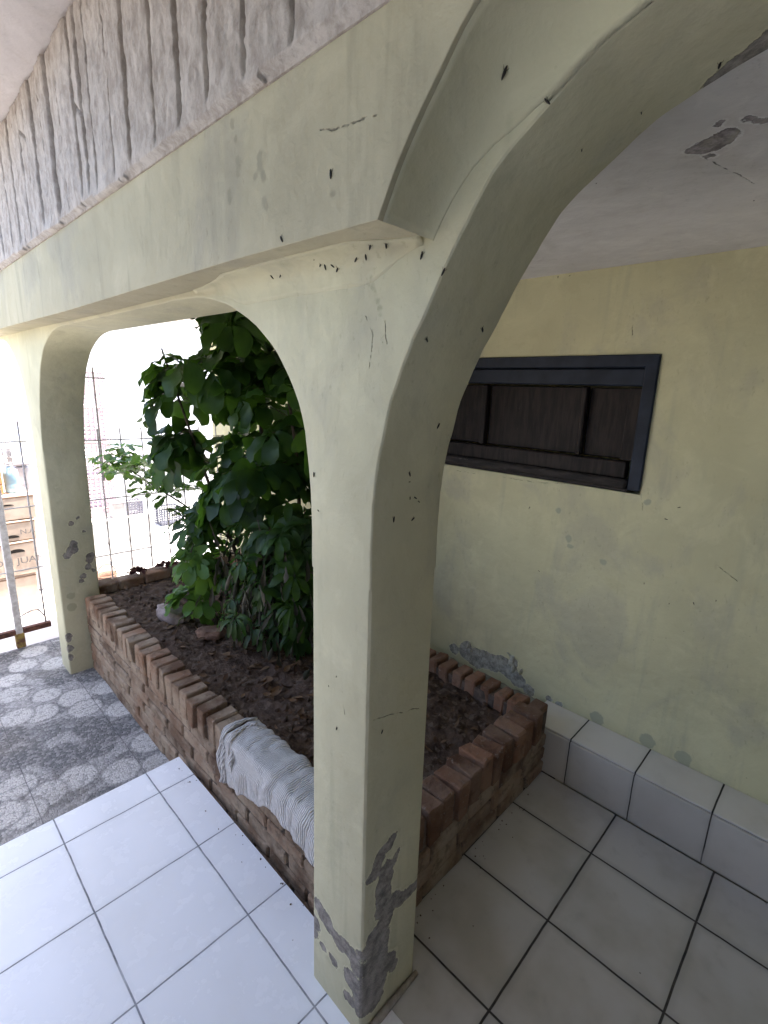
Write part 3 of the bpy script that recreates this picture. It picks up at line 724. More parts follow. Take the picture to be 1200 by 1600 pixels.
def soil_h(x, y):
    h = .262 + .035*noise.noise((x*2.2, y*1.7, .3)) + .018*noise.noise((x*9, y*9, 2)) + .010*noise.noise((x*26, y*26, 4)) + .006*noise.noise((x*60,y*60,6))
    h += .04*math.exp(-((x-.83)**2+(y-1.55)**2)/.06) + .03*max(0,min(1,(y-1.6)/.8)) - .04*max(0, min(1, (.75-y)/.5))
    return h
b = MB(); b.grid(lambda u, v: (.205+.905*u, .185+2.43*v, soil_h(.205+.905*u, .185+2.43*v)), 130, 330); b.build('soil', m_soil, planter)
# clods
b = MB()
for i in range(520):
    x, y = rg.uniform(.24,1.07), rg.uniform(.23,2.58); r_ = rg.uniform(.004,.013)
    b.rbox((x,y,soil_h(x,y)+r_*.3),(r_*2,r_*rg.uniform(1.2,2),r_*1.4),(rg.random(),rg.random(),rg.random()*6),b=r_*.5,jit=r_*.25,rg=rg)
o = b.build('soil_clods', m_soil, planter); o['kind'] = 'stuff'

def dry_leaf(b, c, L, W, yaw, pitch, roll, curl, var):
    Mx = Matrix.Translation(c) @ Matrix.Rotation(yaw,4,'Z') @ Matrix.Rotation(pitch,4,'Y') @ Matrix.Rotation(roll,4,'X')
    def f(u, v):
        t = u; wd = W*math.sin(math.pi*min(1,max(0,t))**.8)*.5+.0008
        y = (v-.5)*2*wd; z = curl*L*(t-.5)**2*1.6 + abs(v-.5)*2*wd*.55*(.6+curl)
        return tuple(Mx @ Vector(((t-.5)*L, y, z)))
    b.grid(f, 6, 3, var)
b = MB(); rg = random.Random(5)
for i in range(560):
    if i < 330: x, y = rg.gauss(.70,.22), rg.gauss(1.35,.30)
    else: x, y = rg.uniform(.23,1.08), rg.uniform(.25,2.55)
    if not (.24 < x < 1.07 and .22 < y < 2.56): continue
    L = rg.uniform(.02,.07) if i < 330 else rg.uniform(.015,.05)
    dry_leaf(b, (x,y,soil_h(x,y)+.008+rg.random()*.012), L, L*rg.uniform(.3,.5), rg.random()*6.3, rg.uniform(-.4,.4), rg.uniform(-.6,.6), rg.uniform(-.3,.8), rg.random())
lo = b.build('leaf_litter', m_dry); tag(lo, kind='stuff', label='dry brown fallen leaves scattered over the planter soil', cat='leaf litter')
# rocks
def rock(name, c, size, mat, label, seed, cat='rock', yaw=.3):
    bm = bmesh.new(); bmesh.ops.create_icosphere(bm, subdivisions=4, radius=1)
    for v in bm.verts:
        d = v.co.normalized(); q = d*1.0
        f = 1 + .25*noise.noise(d*1.3+Vector((seed,0,0))) + .10*noise.noise(d*3.5+Vector((seed,2,0)))
        q = d*f
        q.z = max(-.45, min(.55+.12*noise.noise(d*2+Vector((0,seed,0))), q.z))
        q = Matrix.Rotation(yaw,3,'Z') @ Vector((q.x*size[0], q.y*size[1], q.z*size[2]))
        v.co = q
    for f in bm.faces: f.smooth = True
    me = bpy.data.meshes.new(name); bm.to_mesh(me); bm.free(); me.materials.append(mat)
    o = bpy.data.objects.new(name, me); COL.objects.link(o); o.location = c
    return tag(o, label, cat)
m_rock = simple('pinkish_stone', (.36,.29,.27), (.20,.155,.14), 18, .9, bump=.8)
rock('flat_rock', (.40,1.97,soil_h(.40,1.97)+.025), (.055,.115,.06), m_rock, 'flat pinkish rock lying on the soil by the low green leaves', 1.7, yaw=.25)
rock('brick_rubble', (.47,1.66,soil_h(.47,1.66)+.02), (.045,.08,.045), simple('rubble_clay', (.26,.16,.11), (.14,.08,.055), 20, .9, bump=.8), 'rounded reddish lump of rubble half buried under the shrub', 5.2, 'rubble', .9)
# rags of dried plant on the far brick wall
for i, (x, y, r_, lab) in enumerate(((.46,2.65,.05,'small reddish dried plant clump at the left on the far planter wall'),(.66,2.65,.07,'wider reddish dried plant clump on the middle of the far planter wall'))):
    b = MB(); rg = random.Random(40+i)
    for k in range(46):
        a = rg.random()*6.28; rr = r_*rg.random()**.6*1.1
        dry_leaf(b, (x+rr*math.cos(a), y+rr*math.sin(a)*.6, ZC+.035+rg.random()*.035*(1-rr/r_*.6)), rg.uniform(.03,.05), .018, rg.random()*6.3, rg.uniform(-1,1), rg.uniform(-1,1), .5, rg.random()*.5)
    tag(b.build('dried_plant_clump', leaf_mat('reddish_dry_leaf%d' % i, (.07,.025,.025), (.20,.09,.08), (.2,.08,.05), .8, .1), None, (x,y,ZC)), lab, 'plant debris')

# ------------------------------------------------------------------ shrub
shrub = thing('shrub', (.83,1.56,.28), 'dense dark green umbrella shrub growing out of the brick planter', 'shrub')
def leaflet(b, base, d, nrm, L, W, droop, var, fold=.25):
    """obovate leaflet from base along d, bending downwards"""
    d = d.normalized(); sd = d.cross(nrm).normalized(); nn = sd.cross(d).normalized()
    N = 7; pts = []; p = Vector(base); dirv = d.copy(); st = L/(N-1)
    wp = (.06,.38,.68,.92,1.0,.88,.36)
    for i in range(N):
        wd = W*.5*wp[i]
        up = sd.cross(dirv).normalized()
        wav = .10*W*math.sin(i*1.9+var*20)
        pts += [p - sd*wd + up*(wd*fold+wav), p.copy(), p + sd*wd + up*(wd*fold-wav)]
        dirv = (dirv + Vector((0,0,-droop/(N-1)))).normalized(); p = p + dirv*st
    fs = []
    for i in range(N-1):
        fs += [(i*3, i*3+1, i*3+4, i*3+3), (i*3+1, i*3+2, i*3+5, i*3+4)]
    b.add(pts, fs, var, True)
def rosette(bl, bs, c, axis, n, L, W, spread, droop, rg, petiole=None):
    axis = axis.normalized(); u = axis.orthogonal().normalized(); v = axis.cross(u); a0 = rg.random()*6.28
    if petiole is not None:
        m_ = (Vector(petiole)+c)/2 + Vector((0,0,.02)); bs.tube([petiole, m_, c], [.0022,.0018,.0014], 5, .3)
    for k in range(n):
        a = a0 + 6.28*k/n + rg.uniform(-.15,.15)
        d = (u*math.cos(a)+v*math.sin(a))*math.sin(spread) + axis*math.cos(spread)
        s = rg.uniform(.72,1.1)
        st = c + d*L*.10
        leaflet(bl, st, d, axis, L*s, W*s*rg.uniform(.85,1.1), droop*rg.uniform(.6,1.4), min(1,max(0,rg.gauss(.45,.25))))
rg = random.Random(17)
fol = MB(); lit_fol = MB(); stems = MB(); dry = MB(); trunk = MB()
def limb(pts, r0, r1, target=None):
    P = cr3([Vector(p) for p in pts]); n = len(P)
    (target or stems).tube(P, [r0+(r1-r0)*i/(n-1) for i in range(n)], 7, .4)
    return P
def cr3(P, n=5):
    out = []
    for i in range(len(P)-1):
        p0, p1, p2, p3 = P[max(i-1,0)], P[i], P[i+1], P[min(i+2,len(P)-1)]
        for j in range(n):
            t = j/n
            out.append(.5*((2*p1)+(p2-p0)*t+(2*p0-5*p1+4*p2-p3)*t*t+(3*p1-p0-3*p2+p3)*t**3))
    out.append(P[-1]); return out
tk = [limb([(.83,1.56,.24),(.82,1.60,.7),(.80,1.64,1.2),(.80,1.67,1.95)], .017, .009, trunk),
      limb([(.86,1.53,.24),(.88,1.45,.7),(.86,1.42,1.2),(.80,1.45,1.7)], .016, .006, trunk),
      limb([(.80,1.58,.24),(.70,1.72,.6),(.62,1.86,1.0),(.55,1.98,1.4),(.50,2.1,1.75)], .014, .004, trunk)]
bases = [p for t_ in tk for p in t_]
def nearest(c): return min(bases, key=lambda p: (p-c).length + max(0, p.z-c.z)*.5)
def fill(bl, center, rad, count, L, W, n=(6,8), spread=(1.0,1.5), droop=(.6,1.3), axis_up=.6, shell=.5):
    for i in range(count):
        while True:
            q = Vector((rg.uniform(-1,1), rg.uniform(-1,1), rg.uniform(-1,1)))
            if shell < q.length < 1 or (q.length < 1 and rg.random() < .45): break
        c = Vector(center) + Vector((q.x*rad[0], q.y*rad[1], q.z*rad[2]))
        if c.x < .215+L*.35 and c.z > .3: c.x = .215+L*.35
        ax = Vector((q.x*.8, q.y*.8, axis_up + q.z*.4)) + Vector((rg.uniform(-.3,.3), rg.uniform(-.3,.3), rg.uniform(-.2,.2)))
        s = rg.uniform(.8,1.15)
        rosette(bl, stems, c, ax, rg.randint(*n), L*s, W*s, rg.uniform(*spread), rg.uniform(*droop), rg, nearest(c) if rg.random() < .5 else None)
fill(fol, (.53,2.02,1.50), (.10,.12,.24), 10, .165, .115, n=(5,7), spread=(1.2,1.9), droop=(.9,1.6))
fill(fol, (.53,2.02,1.22), (.09,.09,.10), 6, .165, .115, n=(5,7), spread=(1.2,1.9), droop=(.9,1.6))
fill(fol, (.66,1.62,1.70), (.24,.26,.20), 18, .165, .11, n=(5,7), spread=(1.2,1.8), droop=(.9,1.6))
fill(fol, (.80,1.45,1.45), (.27,.36,.30), 24, .16, .105, n=(5,7), spread=(1.2,1.8), droop=(.9,1.7))
fill(fol, (.74,1.62,1.10), (.24,.30,.25), 24, .165, .098, droop=(1.0,1.8))
fill(fol, (.80,1.46,.80), (.24,.32,.26), 44, .125, .05, droop=(1.2,2.2))
fill(fol, (.86,1.50,.50), (.20,.28,.18), 34, .11, .042, droop=(1.2,2.2))
fill(fol, (.70,1.42,.50), (.26,.42,.20), 64, .10, .034, droop=(1.4,2.4))
fill(fol, (.74,1.34,.75), (.24,.36,.26), 44, .12, .045, droop=(1.3,2.3))
fill(fol, (1.0,1.75,1.3), (.15,.3,.45), 12, .13, .07)
fill(fol, (.58,1.52,1.84), (.14,.20,.08), 9, .16, .10, spread=(1.2,1.8), droop=(.9,1.6))
fill(fol, (.60,1.88,.80), (.12,.12,.18), 14, .12, .055)
# low street-side leaves, painted brighter to stand in for light from behind
fill(lit_fol, (.48,1.80,.64), (.07,.09,.12), 15, .105, .056, droop=(.7,1.4))
fill(lit_fol, (.46,1.84,.42), (.08,.10,.09), 11, .10, .052, droop=(.7,1.4))
# branch reaching out towards the street
br = limb([(.70,1.74,.72),(.62,2.15,.86),(.54,2.55,.97),(.50,2.95,1.06)], .006, .003)
for i, t_ in enumerate((.30,.38,.45,.52,.58,.64,.70,.75,.80,.85,.90,.94,.98,1.0)):
    p = br[min(len(br)-1, int(t_*(len(br)-1)))]
    for q in range(2):
        c = p + Vector((rg.uniform(-.11,.11), rg.uniform(-.06,.10), rg.uniform(-.05,.12)))
        rosette(lit_fol if t_ > .5 else fol, stems, c, Vector((rg.uniform(-.4,.4), rg.uniform(-.1,.5), .8)), rg.randint(5,7), .12, .055, rg.uniform(1.1,1.5), rg.uniform(.5,1.0), rg, p)
# withered hanging leaves low in the crown
for i in range(420):
    c = Vector((rg.gauss(.74,.15), rg.gauss(1.40,.24), rg.uniform(.33,.85)))
    leaflet(dry, c, Vector((rg.uniform(-.5,.5), rg.uniform(-.5,.5), -1)), Vector((rg.uniform(-1,1),rg.uniform(-1,1),.2)), rg.uniform(.05,.11), rg.uniform(.012,.03), .4, rg.random(), .8)
for i in range(26):     # thin hanging twigs
    c = Vector((rg.gauss(.80,.15), rg.gauss(1.42,.22), rg.uniform(.55,1.0)))
    stems.tube([c, c+Vector((rg.uniform(-.05,.05),rg.uniform(-.05,.05),-.14)), c+Vector((rg.uniform(-.08,.08),rg.uniform(-.08,.08),-.30))], [.002,.0018,.001], 5, .5)
trunk.build('trunk', m_bark, shrub); stems.build('branches', m_bark, shrub)
fol.build('foliage', m_leaf, shrub); yo = lit_fol.build('backlit_foliage', m_leaf_lit, shrub); yo['label'] = 'leaves coloured brighter as if backlit on the street side of the shrub'
do = dry.build('withered_leaves', m_wither, shrub); do['label'] = 'withered grey brown leaves hanging low in the shrub'

# ------------------------------------------------------------------ rag on the planter wall
def cloth_mat():
    k = NT('grey_ribbed_knit'); P = k.pos()
    n = k.noise(P, 130, 3, .7); n2 = k.noise(P, 12, 3)
    rib = k.math('SINE', k.math('MULTIPLY', k.math('ADD', k.sep(P)[1], k.math('MULTIPLY', n2, .02)), 2*math.pi/.0068))
    c = k.mix(k.ramp(rib,-.6,.6), (.47,.455,.45), (.80,.785,.77))
    c = k.mix(k.math('MULTIPLY', k.ramp(n,.45,.65), .5), c, (.50,.485,.475))
    c = k.mix(k.math('MULTIPLY', k.ramp(n2,.45,.7), .25), c, (.55,.51,.48))
    k.bsdf(c, .95, k.bump(k.math('ADD', rib, k.math('MULTIPLY', n, 1.5)), .9, .0025), .1)
    return k.m
m_cloth = cloth_mat()
def prof(t, drop):
    """from the soil edge over the brick tops and down the street face"""
    pts = [(.242,.315),(.232,.338),(.20,.346),(.15,.347),(.112,.343),(.098,.328),(.094,.29),(.092,drop)]
    ln = [0]
    for a, b_ in zip(pts, pts[1:]): ln.append(ln[-1]+math.dist(a,b_))
    s = t*ln[-1]
    for i in range(len(pts)-1):
        if s <= ln[i+1]+1e-9:
            f = (s-ln[i])/(ln[i+1]-ln[i]); return pts[i][0]+(pts[i+1][0]-pts[i][0])*f, pts[i][1]+(pts[i+1][1]-pts[i][1])*f
    return pts[-1]
rag = thing('knitted_rag', (.16,.5,.33), 'grey white ribbed knitted rag draped over the brick planter wall', 'rag')
def dropz(y): return .175 + .07*min(1,max(0,(.80-y)/.28)) + .012*math.sin(y*17) + .006*math.sin(y*41) + .004*math.sin(y*97)
def rag_pt(u, v, lift=0):
    y = .192 + (.832-.192)*u; x, z = prof(v, dropz(y))
    sk = .045*(1-u)*0 + .03*(v-.5)
    y2 = y + sk*min(1,(1-u)*6) + .010*noise.noise((v*3, y*4, 2))
    f = abs(noise.noise((y*17 + v*.8, v*1.3, 1.5)))*1.5 + .25*abs(noise.noise((y*60, v*3, 4)))
    am = .011 + .010*max(0, noise.noise((y*6, v*2.2, 8)))
    hh = .004 + am*f + .004*noise.noise((y*30, v*12, 3)) + lift
    nx, nz = (-1, .15) if v > .68 else ((0,1) if v > .12 else (.7,.7))
    return (x + nx*hh, max(y2,.1905), z + nz*hh)
b = MB(); b.grid(lambda u, v: rag_pt(u, v), 190, 54); o = b.build('cloth', m_cloth, rag)
md = o.modifiers.new('thickness','SOLIDIFY'); md.thickness = .004; md.offset = 0
b = MB()
for y0, v0, v1, rr, wv in ((.842,.22,1.06,.010,.012),(.826,.10,1.02,.012,.018),(.806,.30,1.10,.010,-.014),(.785,.16,.80,.009,.030)):
    pts = []
    for i in range(18):
        v = v0+(v1-v0)*i/17; q = rag_pt((y0-.192)/.64, min(v,1), .004)
        ex = max(0, v-1)*.22
        pts.append((q[0]+.003*math.sin(i*1.3), y0 + wv*math.sin(i/17*5) - .02*(v-.5), q[2]-ex))
    b.tube(pts, [rr*(.7+.3*math.sin(i*.9+y0*50)) for i in range(18)], 9)
b.build('folded_hem', m_cloth, rag)

rg = random.Random(77); b = MB()
for i in range(46):
    if i < 20: x, y, z = .10-abs(rg.gauss(0,.035))-.004, rg.uniform(.22,1.25), 0
    else: x, y, z = rg.uniform(.25,1.15), .100-abs(rg.gauss(0,.03)), -.003
    r_ = rg.uniform(.0008,.0026)
    b.rbox((x,y,z+r_*.45),(r_*2,r_*1.6,r_*1.1),(rg.random(),rg.random(),rg.random()*6),b=r_*.4,jit=r_*.3,rg=rg)
tag(b.build('soil_crumbs', m_soil), kind='stuff', label='crumbs of soil spilled on the tiles along the planter walls', cat='soil crumbs')

# ------------------------------------------------------------------ insects resting on the plaster
def insect_mesh():
    b = MB(); b.lathe((0,0,0), [(.0003,-.0075),(.0012,-.006),(.0019,-.002),(.0020,.001),(.0016,.004),(.0010,.0062),(.0003,.0075)], 8)
    for s in (-1,1): b.tube([(s*.0012,-.001,.002),(s*.0034,-.001,.0045),(s*.0042,-.0015,.0075)], [.0003,.0003,.0002], 4)
    return b
m_bug = simple('dark_insect', (.022,.016,.011), (.010,.008,.006), 300, .5)
BUGS = [
 ('dark insect on the pale face of the beam', 'insects on the beam', [
  ((-0.1,0.132,1.8205),(-1.0,0.0,0.0),(0.0,0.512,0.859),1),
  ((-0.1,0.0036,1.8866),(-1.0,0.0,0.0),(0.0,0.009,1.0),1.1),
 ]),
 ('small dark insect in the cluster on the plaster just under the beam', 'insects under the beam', [
  ((-0.0163,0.2893,1.7948),(-0.623,0.016,-0.782),(-0.782,0.001,0.623),0.8),
  ((-0.0152,0.2621,1.7933),(-0.756,-0.0,-0.654),(-0.328,-0.865,0.38),0.8),
  ((-0.0186,0.1315,1.795),(-0.663,0.008,-0.748),(-0.405,-0.845,0.35),0.7),
  ((-0.015,0.1213,1.7915),(-0.781,-0.001,-0.625),(-0.592,-0.318,0.741),0.9),
  ((-0.0143,0.1018,1.7908),(-0.773,-0.008,-0.634),(-0.498,0.628,0.599),0.7),
  ((-0.0093,0.095,1.7849),(-0.767,-0.015,-0.642),(-0.383,-0.792,0.476),1),
  ((-0.0157,0.039,1.7923),(-0.766,-0.002,-0.643),(-0.355,-0.833,0.425),1),
  ((-0.0148,0.0157,1.7929),(-0.768,-0.096,-0.633),(-0.564,-0.368,0.739),0.9),
  ((-0.0251,-0.0039,1.8032),(-0.452,-0.151,-0.879),(-0.549,-0.729,0.408),1),
  ((-0.0154,-0.0309,1.8032),(-0.425,-0.155,-0.892),(-0.699,-0.57,0.432),1),
  ((-0.0291,0.1364,1.8028),(-0.488,0.018,-0.873),(-0.583,-0.751,0.31),0.4),
 ]),
 ('small dark insect on the outer arch face above the near pillar', 'insects on the outer arch face', [
  ((-0.0,-0.0935,1.7821),(-1.0,0.0,0.0),(0.0,-0.319,0.948),1),
  ((0.0024,-0.1345,1.7547),(-0.707,-0.615,-0.349),(0.018,-0.509,0.861),1),
  ((0.0,0.175,1.4045),(-1.0,0.0,0.0),(0.0,-0.004,1.0),0.9),
  ((0.0,0.1611,1.3301),(-1.0,0.0,0.0),(0.0,0.867,0.499),0.5),
 ]),
 ('small dark insect on the shaded inner curve of the near arch', 'insects on the arch inner curve', [
  ((0.0318,-0.0843,1.6627),(0.0,-0.853,-0.522),(-0.826,-0.294,0.48),0.8),
  ((0.1738,-0.4164,1.986),(0.0,-0.315,-0.949),(-0.911,-0.391,0.13),1),
  ((0.1208,-0.2739,1.9141),(0.0,-0.557,-0.83),(-0.832,-0.46,0.309),0.5),
  ((0.1597,-0.3339,1.9544),(0.0,-0.507,-0.862),(-0.947,-0.278,0.164),0.5),
  ((0.1478,-0.0267,1.5151),(0.0,-0.977,-0.214),(0.352,-0.201,0.914),1),
  ((0.0921,-0.0065,1.4223),(0.0,-0.99,-0.144),(-0.425,-0.13,0.896),1),
  ((0.1192,-0.0011,1.3699),(0.0,-1.0,-0.022),(-0.865,-0.011,0.502),0.9),
  ((0.103,-0.0012,1.3713),(0.0,-0.991,-0.131),(-0.089,-0.13,0.987),0.6),
  ((0.1315,-0.0009,1.3602),(0.0,-1.0,-0.022),(-0.796,-0.013,0.605),0.6),
  ((0.0579,-0.0003,1.3349),(0.0,-1.0,-0.02),(0.051,-0.02,0.999),1),
  ((0.1153,-0.0001,1.3259),(0.0,-0.999,-0.034),(0.814,-0.02,0.58),0.9),
  ((0.0954,-0.0046,1.4058),(0.0,-0.993,-0.115),(1.0,-0.001,0.009),0.5),
  ((0.1637,-0.1019,1.6911),(0.0,-0.86,-0.51),(-0.725,-0.352,0.592),1.1),
  ((0.0307,-0.0843,1.6628),(0.0,-0.853,-0.522),(-0.79,-0.32,0.523),0.9),
 ]),
 ('long dark insect on the swept plaster above the near arch', 'insects above the near arch', [
  ((-0.0249,-0.2341,1.9616),(-0.621,-0.531,-0.576),(-0.226,-0.582,0.781),1.2),
  ((0.0005,-0.2824,1.9254),(-0.988,-0.055,-0.145),(-0.142,0.691,0.709),0.9),
 ]),
 ('tiny dark insect on the grey porch ceiling', 'insects on the porch ceiling', [
  ((0.5848,-0.0913,2.042),(0.0,0.0,-1.0),(-0.799,-0.601,0.0),0.5),
  ((0.9137,-0.3323,2.042),(0.0,0.0,-1.0),(-0.986,-0.169,0.0),0.6),
 ]),
 ('tiny dark insect low on the outer face of the near pillar', 'insects low on the near pillar', [
  ((-0.0,0.0957,0.8394),(-1.0,0.0,0.0),(0.0,-0.193,0.981),0.8),
  ((-0.0,0.1244,0.933),(-1.0,0.0,0.0),(0.0,0.007,1.0),0.4),
  ((-0.0,0.0986,0.9685),(-1.0,0.0,0.0),(0.0,-0.202,0.979),0.4),
 ]),
 ('small dark insect halfway up the shaded side of the near pillar', 'insects low on the near pillar side', [
  ((0.0451,-0.0008,0.8615),(0.0,-1.0,0.002),(0.472,0.002,0.881),0.8),
 ]),
 ('small dark insect resting on the pale house wall around the shuttered window', 'insects on the house wall', [
  ((1.37,-0.1872,1.1993),(-1.0,0.0,0.0),(-0.0,-0.927,0.374),0.9),
  ((1.37,-0.1525,1.1484),(-1.0,0.0,0.0),(-0.0,0.982,0.191),1),
  ((1.37,-0.1152,0.8843),(-1.0,0.0,0.0),(-0.0,0.145,0.989),0.7),
  ((1.37,-0.288,0.8596),(-1.0,0.0,0.0),(-0.0,0.453,0.892),0.9),
  ((1.37,-0.3524,0.8915),(-1.0,0.0,0.0),(0.0,0.023,1.0),0.7),
  ((1.37,0.3149,0.8117),(-1.0,0.0,0.0),(0.0,0.789,0.615),0.8),
  ((1.37,-0.2107,0.8323),(-1.0,0.0,0.0),(0.0,0.004,1.0),0.6),
  ((1.37,0.3932,1.0885),(-1.0,0.0,0.0),(-0.0,-0.412,0.911),1.0),
  ((1.37,0.3736,2.0328),(-1.0,0.0,0.0),(0.0,0.021,1.0),0.8),
  ((1.37,0.3261,2.0318),(-1.0,0.0,0.0),(0.0,-0.921,0.388),0.6),
 ]),
]
_bug_src = None
for lab, grp, rows in BUGS:
    for (bx, by, bz), nn, dd, sc_ in rows:
        if _bug_src is None:
            _bug_src = insect_mesh().build('insect', m_bug); o = _bug_src
        else:
            o = _bug_src.copy(); COL.objects.link(o)
        n_ = Vector(nn).normalized(); d_ = Vector(dd); d_ = (d_ - n_*d_.dot(n_)).normalized(); sc_ *= .82
        o.location = Vector((bx,by,bz)) + n_*.0016*sc_
        xx = (-n_).cross(d_)
        o.rotation_mode = 'QUATERNION'
        o.rotation_quaternion = Matrix((xx, n_, d_)).transposed().to_quaternion() if xx.cross(n_).dot(d_) > 0 else Matrix((-xx, n_, d_)).transposed().to_quaternion()
        o.scale = (sc_,)*3
        tag(o, lab, 'insect', grp if len(rows) > 1 else None)

# ------------------------------------------------------------------ gate and fence
FY = 3.12
gate = thing('gate', (-.5,FY,-.16), 'white barred metal gate with a rusty bottom rail left of the far pillar', 'gate')
b = MB(); b.rbox((-.142,FY,.52),(.040,.035,1.30),b=.004); b.build('post', m_white_metal, gate)
b = MB(); b.rbox((-1.15,FY,.52),(.040,.035,1.30),b=.004); b.build('post', m_white_metal, gate)
b = MB(); b.rbox((-.142,FY-.002,-.095),(.050,.045,.10),b=.004); b.build('post_foot', simple('yellowed_rust', (.30,.22,.06), (.14,.07,.04), 35, .85), gate)
b = MB(); b.rbox((-.0425,FY,-.036),(.157,.03,.035),b=.003); b.rbox((-.64,FY,-.036),(.97,.03,.035),b=.003); b.build('bottom_rail', m_rust, gate)
for z in (.376,.785,1.197):
    b = MB(); b.tube([(-1.15,FY-.006,z),(-.142,FY-.006,z),(.045,FY-.006,z)], .0045, 8); b.build('rail', m_white_metal, gate)
for x in (.010,-.29,-.43,-.57,-.71,-.85,-.99):
    b = MB(); b.tube([(x,FY,-.02),(x,FY,1.32)], .0055, 8); b.build('bar', m_wire, gate)
b = MB(); b.tube([(-.12,FY+.03,.05),(-.06,FY+.03,.075),(-.02,FY+.03,.075),(.01,FY+.03,.02)], .005, 8); b.build('latch_rod', m_wire, gate)
fence = thing('fence', (.75,FY,-.16), 'thin grey barred fence standing behind the far planter wall', 'fence')
for i in range(8):
    x = .30 + i*.1425+.005; b = MB(); b.tube([(x,FY,-.2),(x+.002,FY,.5),(x,FY,1.26)], .0052, 8)
    for z in (.30,.45): b.tube([(x,FY,z-.018),(x,FY,z),(x,FY,z+.018)], [.004,.008,.004], 8)
    b.build('bar', m_wire, fence)
for z in (-.02,.368,.778,1.185):
    b = MB(); b.tube([(.22,FY-.007,z),(.8,FY-.007,z-.006),(1.36,FY-.007,z-.01)], .0045, 8); b.build('rail', m_wire, fence)
b = MB(); b.tube([(.462,FY+.012,.9),(.462,FY+.012,1.66)], .006, 8); b.tube([(.40,FY+.012,1.592),(.535,FY+.012,1.59)], .004, 8); b.build('upright', m_wire, fence)

# ------------------------------------------------------------------ greengrocer's goods on the pavement
m_card = simple('pale_peach_cardboard', (.72,.58,.47), (.64,.50,.40), 14, .85, bump=.15)
m_ink = simple('grey_brown_print', (.30,.27,.26), None, 30, .8)
m_dark = simple('dark_opening', (.03,.025,.022), None, 30, .9)
m_tape = simple('brown_edge', (.30,.19,.13), None, 30, .8)
def text_mesh(s, size, loc, mat, parent, name='lettering', sx=1.0):
    cu = bpy.data.curves.new(name, 'FONT'); cu.body = s; cu.size = size; cu.extrude = .0008
    to = bpy.data.objects.new('tmp', cu); COL.objects.link(to)
    bpy.context.view_layer.update()
    me = bpy.data.meshes.new_from_object(to.evaluated_get(bpy.context.evaluated_depsgraph_get()))
    bpy.data.objects.remove(to)
    o_ = Vector(parent['_o'])
    me.transform(Matrix.Translation(Vector(loc)-o_) @ Matrix.Rotation(R(90),4,'X') @ Matrix.Diagonal((sx,1,1,1)))
    me.materials.clear(); me.materials.append(mat)
    o = bpy.data.objects.new(name, me); COL.objects.link(o); o.parent = parent; return o
def carton(x0, x1, y0, y1, z0, z1, label, hole=None, text=None, dx=0):
    t_ = thing('carton', ((x0+x1)/2,(y0+y1)/2,z0), label, 'carton', 'pale cartons stacked outside the gate')
    b = MB(); b.rbox(((x0+x1)/2,(y0+y1)/2,(z0+z1)/2),(x1-x0,y1-y0,z1-z0-.003),b=.006,jit=.003); b.build('box', m_card, t_)
    b = MB(); b.box(x0+.004,x1-.004,y0-.0025,y0+.006,z1-.022,z1-.012); b.build('lid_edge', m_tape, t_)
    if hole:
        hx, hz, hw, hh = hole; b = MB(); n = 14
        b.add([(hx+hw*math.cos(math.pi*i/n), y0-.003, hz+hh*math.sin(math.pi*i/n)) for i in range(n+1)] + [(hx+hw*math.cos(math.pi*i/n), y0+.02, hz+hh*math.sin(math.pi*i/n)) for i in range(n+1)],
              [tuple(range(n+1)), tuple(range(n+1,2*n+2))[::-1]] + [(i, n+1+i, n+2+i, i+1) for i in range(n)] + [(0, n, 2*n+1, n+1)])
        b.build('hand_hole', m_dark, t_)
    if text: text_mesh(text[0], text[3], (text[1], y0-.004, text[2]), m_ink, t_, sx=text[4])
    return t_
CY = 3.80
carton(-.46,.112,CY,4.2,-.20,.118,'lowest plain pale carton of the stack outside the gate')
carton(-.48,.135,CY-.005,4.2,.120,.385,'peach carton printed DON JUAN with a half round hand hole',(.005,.300,.055,.028),('DON JUAN',-.200,.212,.068,1.12))
carton(-.46,.150,CY,4.2,.388,.545,'peach carton printed N.A above the lettered carton',(-.005,.415,.045,.022),('N.A',.045,.437,.052,1.1))
carton(-.47,.165,CY+.004,4.2,.548,.735,'topmost wide peach carton with a small hand hole',(-.01,.660,.045,.012))
t_ = thing('crate', (-.2,3.95,.737), 'orange slatted crate standing on top of the carton stack', 'crate')
b = MB()
for z in (.76,.825,.89): b.rbox((-.19,3.86,z+.02),(.37,.012,.052),b=.003); b.rbox((-.19,4.08,z+.02),(.37,.012,.052),b=.003)
b.rbox((-.011,3.97,.845),(.012,.21,.20),b=.003); b.rbox((-.369,3.97,.845),(.012,.21,.20),b=.003); b.rbox((-.19,3.97,.748),(.35,.21,.012),b=.003)
b.build('slats', simple('orange_plastic', (.62,.33,.14), (.52,.27,.11), 8, .6), t_)
for i, (xx) in enumerate((-.03,)):
    b = MB(); b.rbox((xx,3.90,.842),(.02,.02,.19),b=.003); b.build('corner_post', m_tape, t_)
t_ = thing('wire_basket', (-.06,3.96,.93), 'white wire basket standing on the orange crate', 'basket')
b = MB(); x0, x1, y0, y1, z0, z1 = -.30,.075,3.87,4.06,.945,1.125
for i in range(16):
    xx = x0+(x1-x0)*i/15; b.tube([(xx,y0,z0),(xx,y0-.008,z1)], .0022, 5); b.tube([(xx,y1,z0),(xx,y1+.008,z1)], .0022, 5)
for i in range(1,8):
    yy = y0+(y1-y0)*i/8; b.tube([(x1,yy,z0),(x1+.006,yy,z1)], .0022, 5); b.tube([(x0,yy,z0),(x0-.006,yy,z1)], .0022, 5); b.tube([(x0,yy,z0),(x1,yy,z0)], .0022, 5)
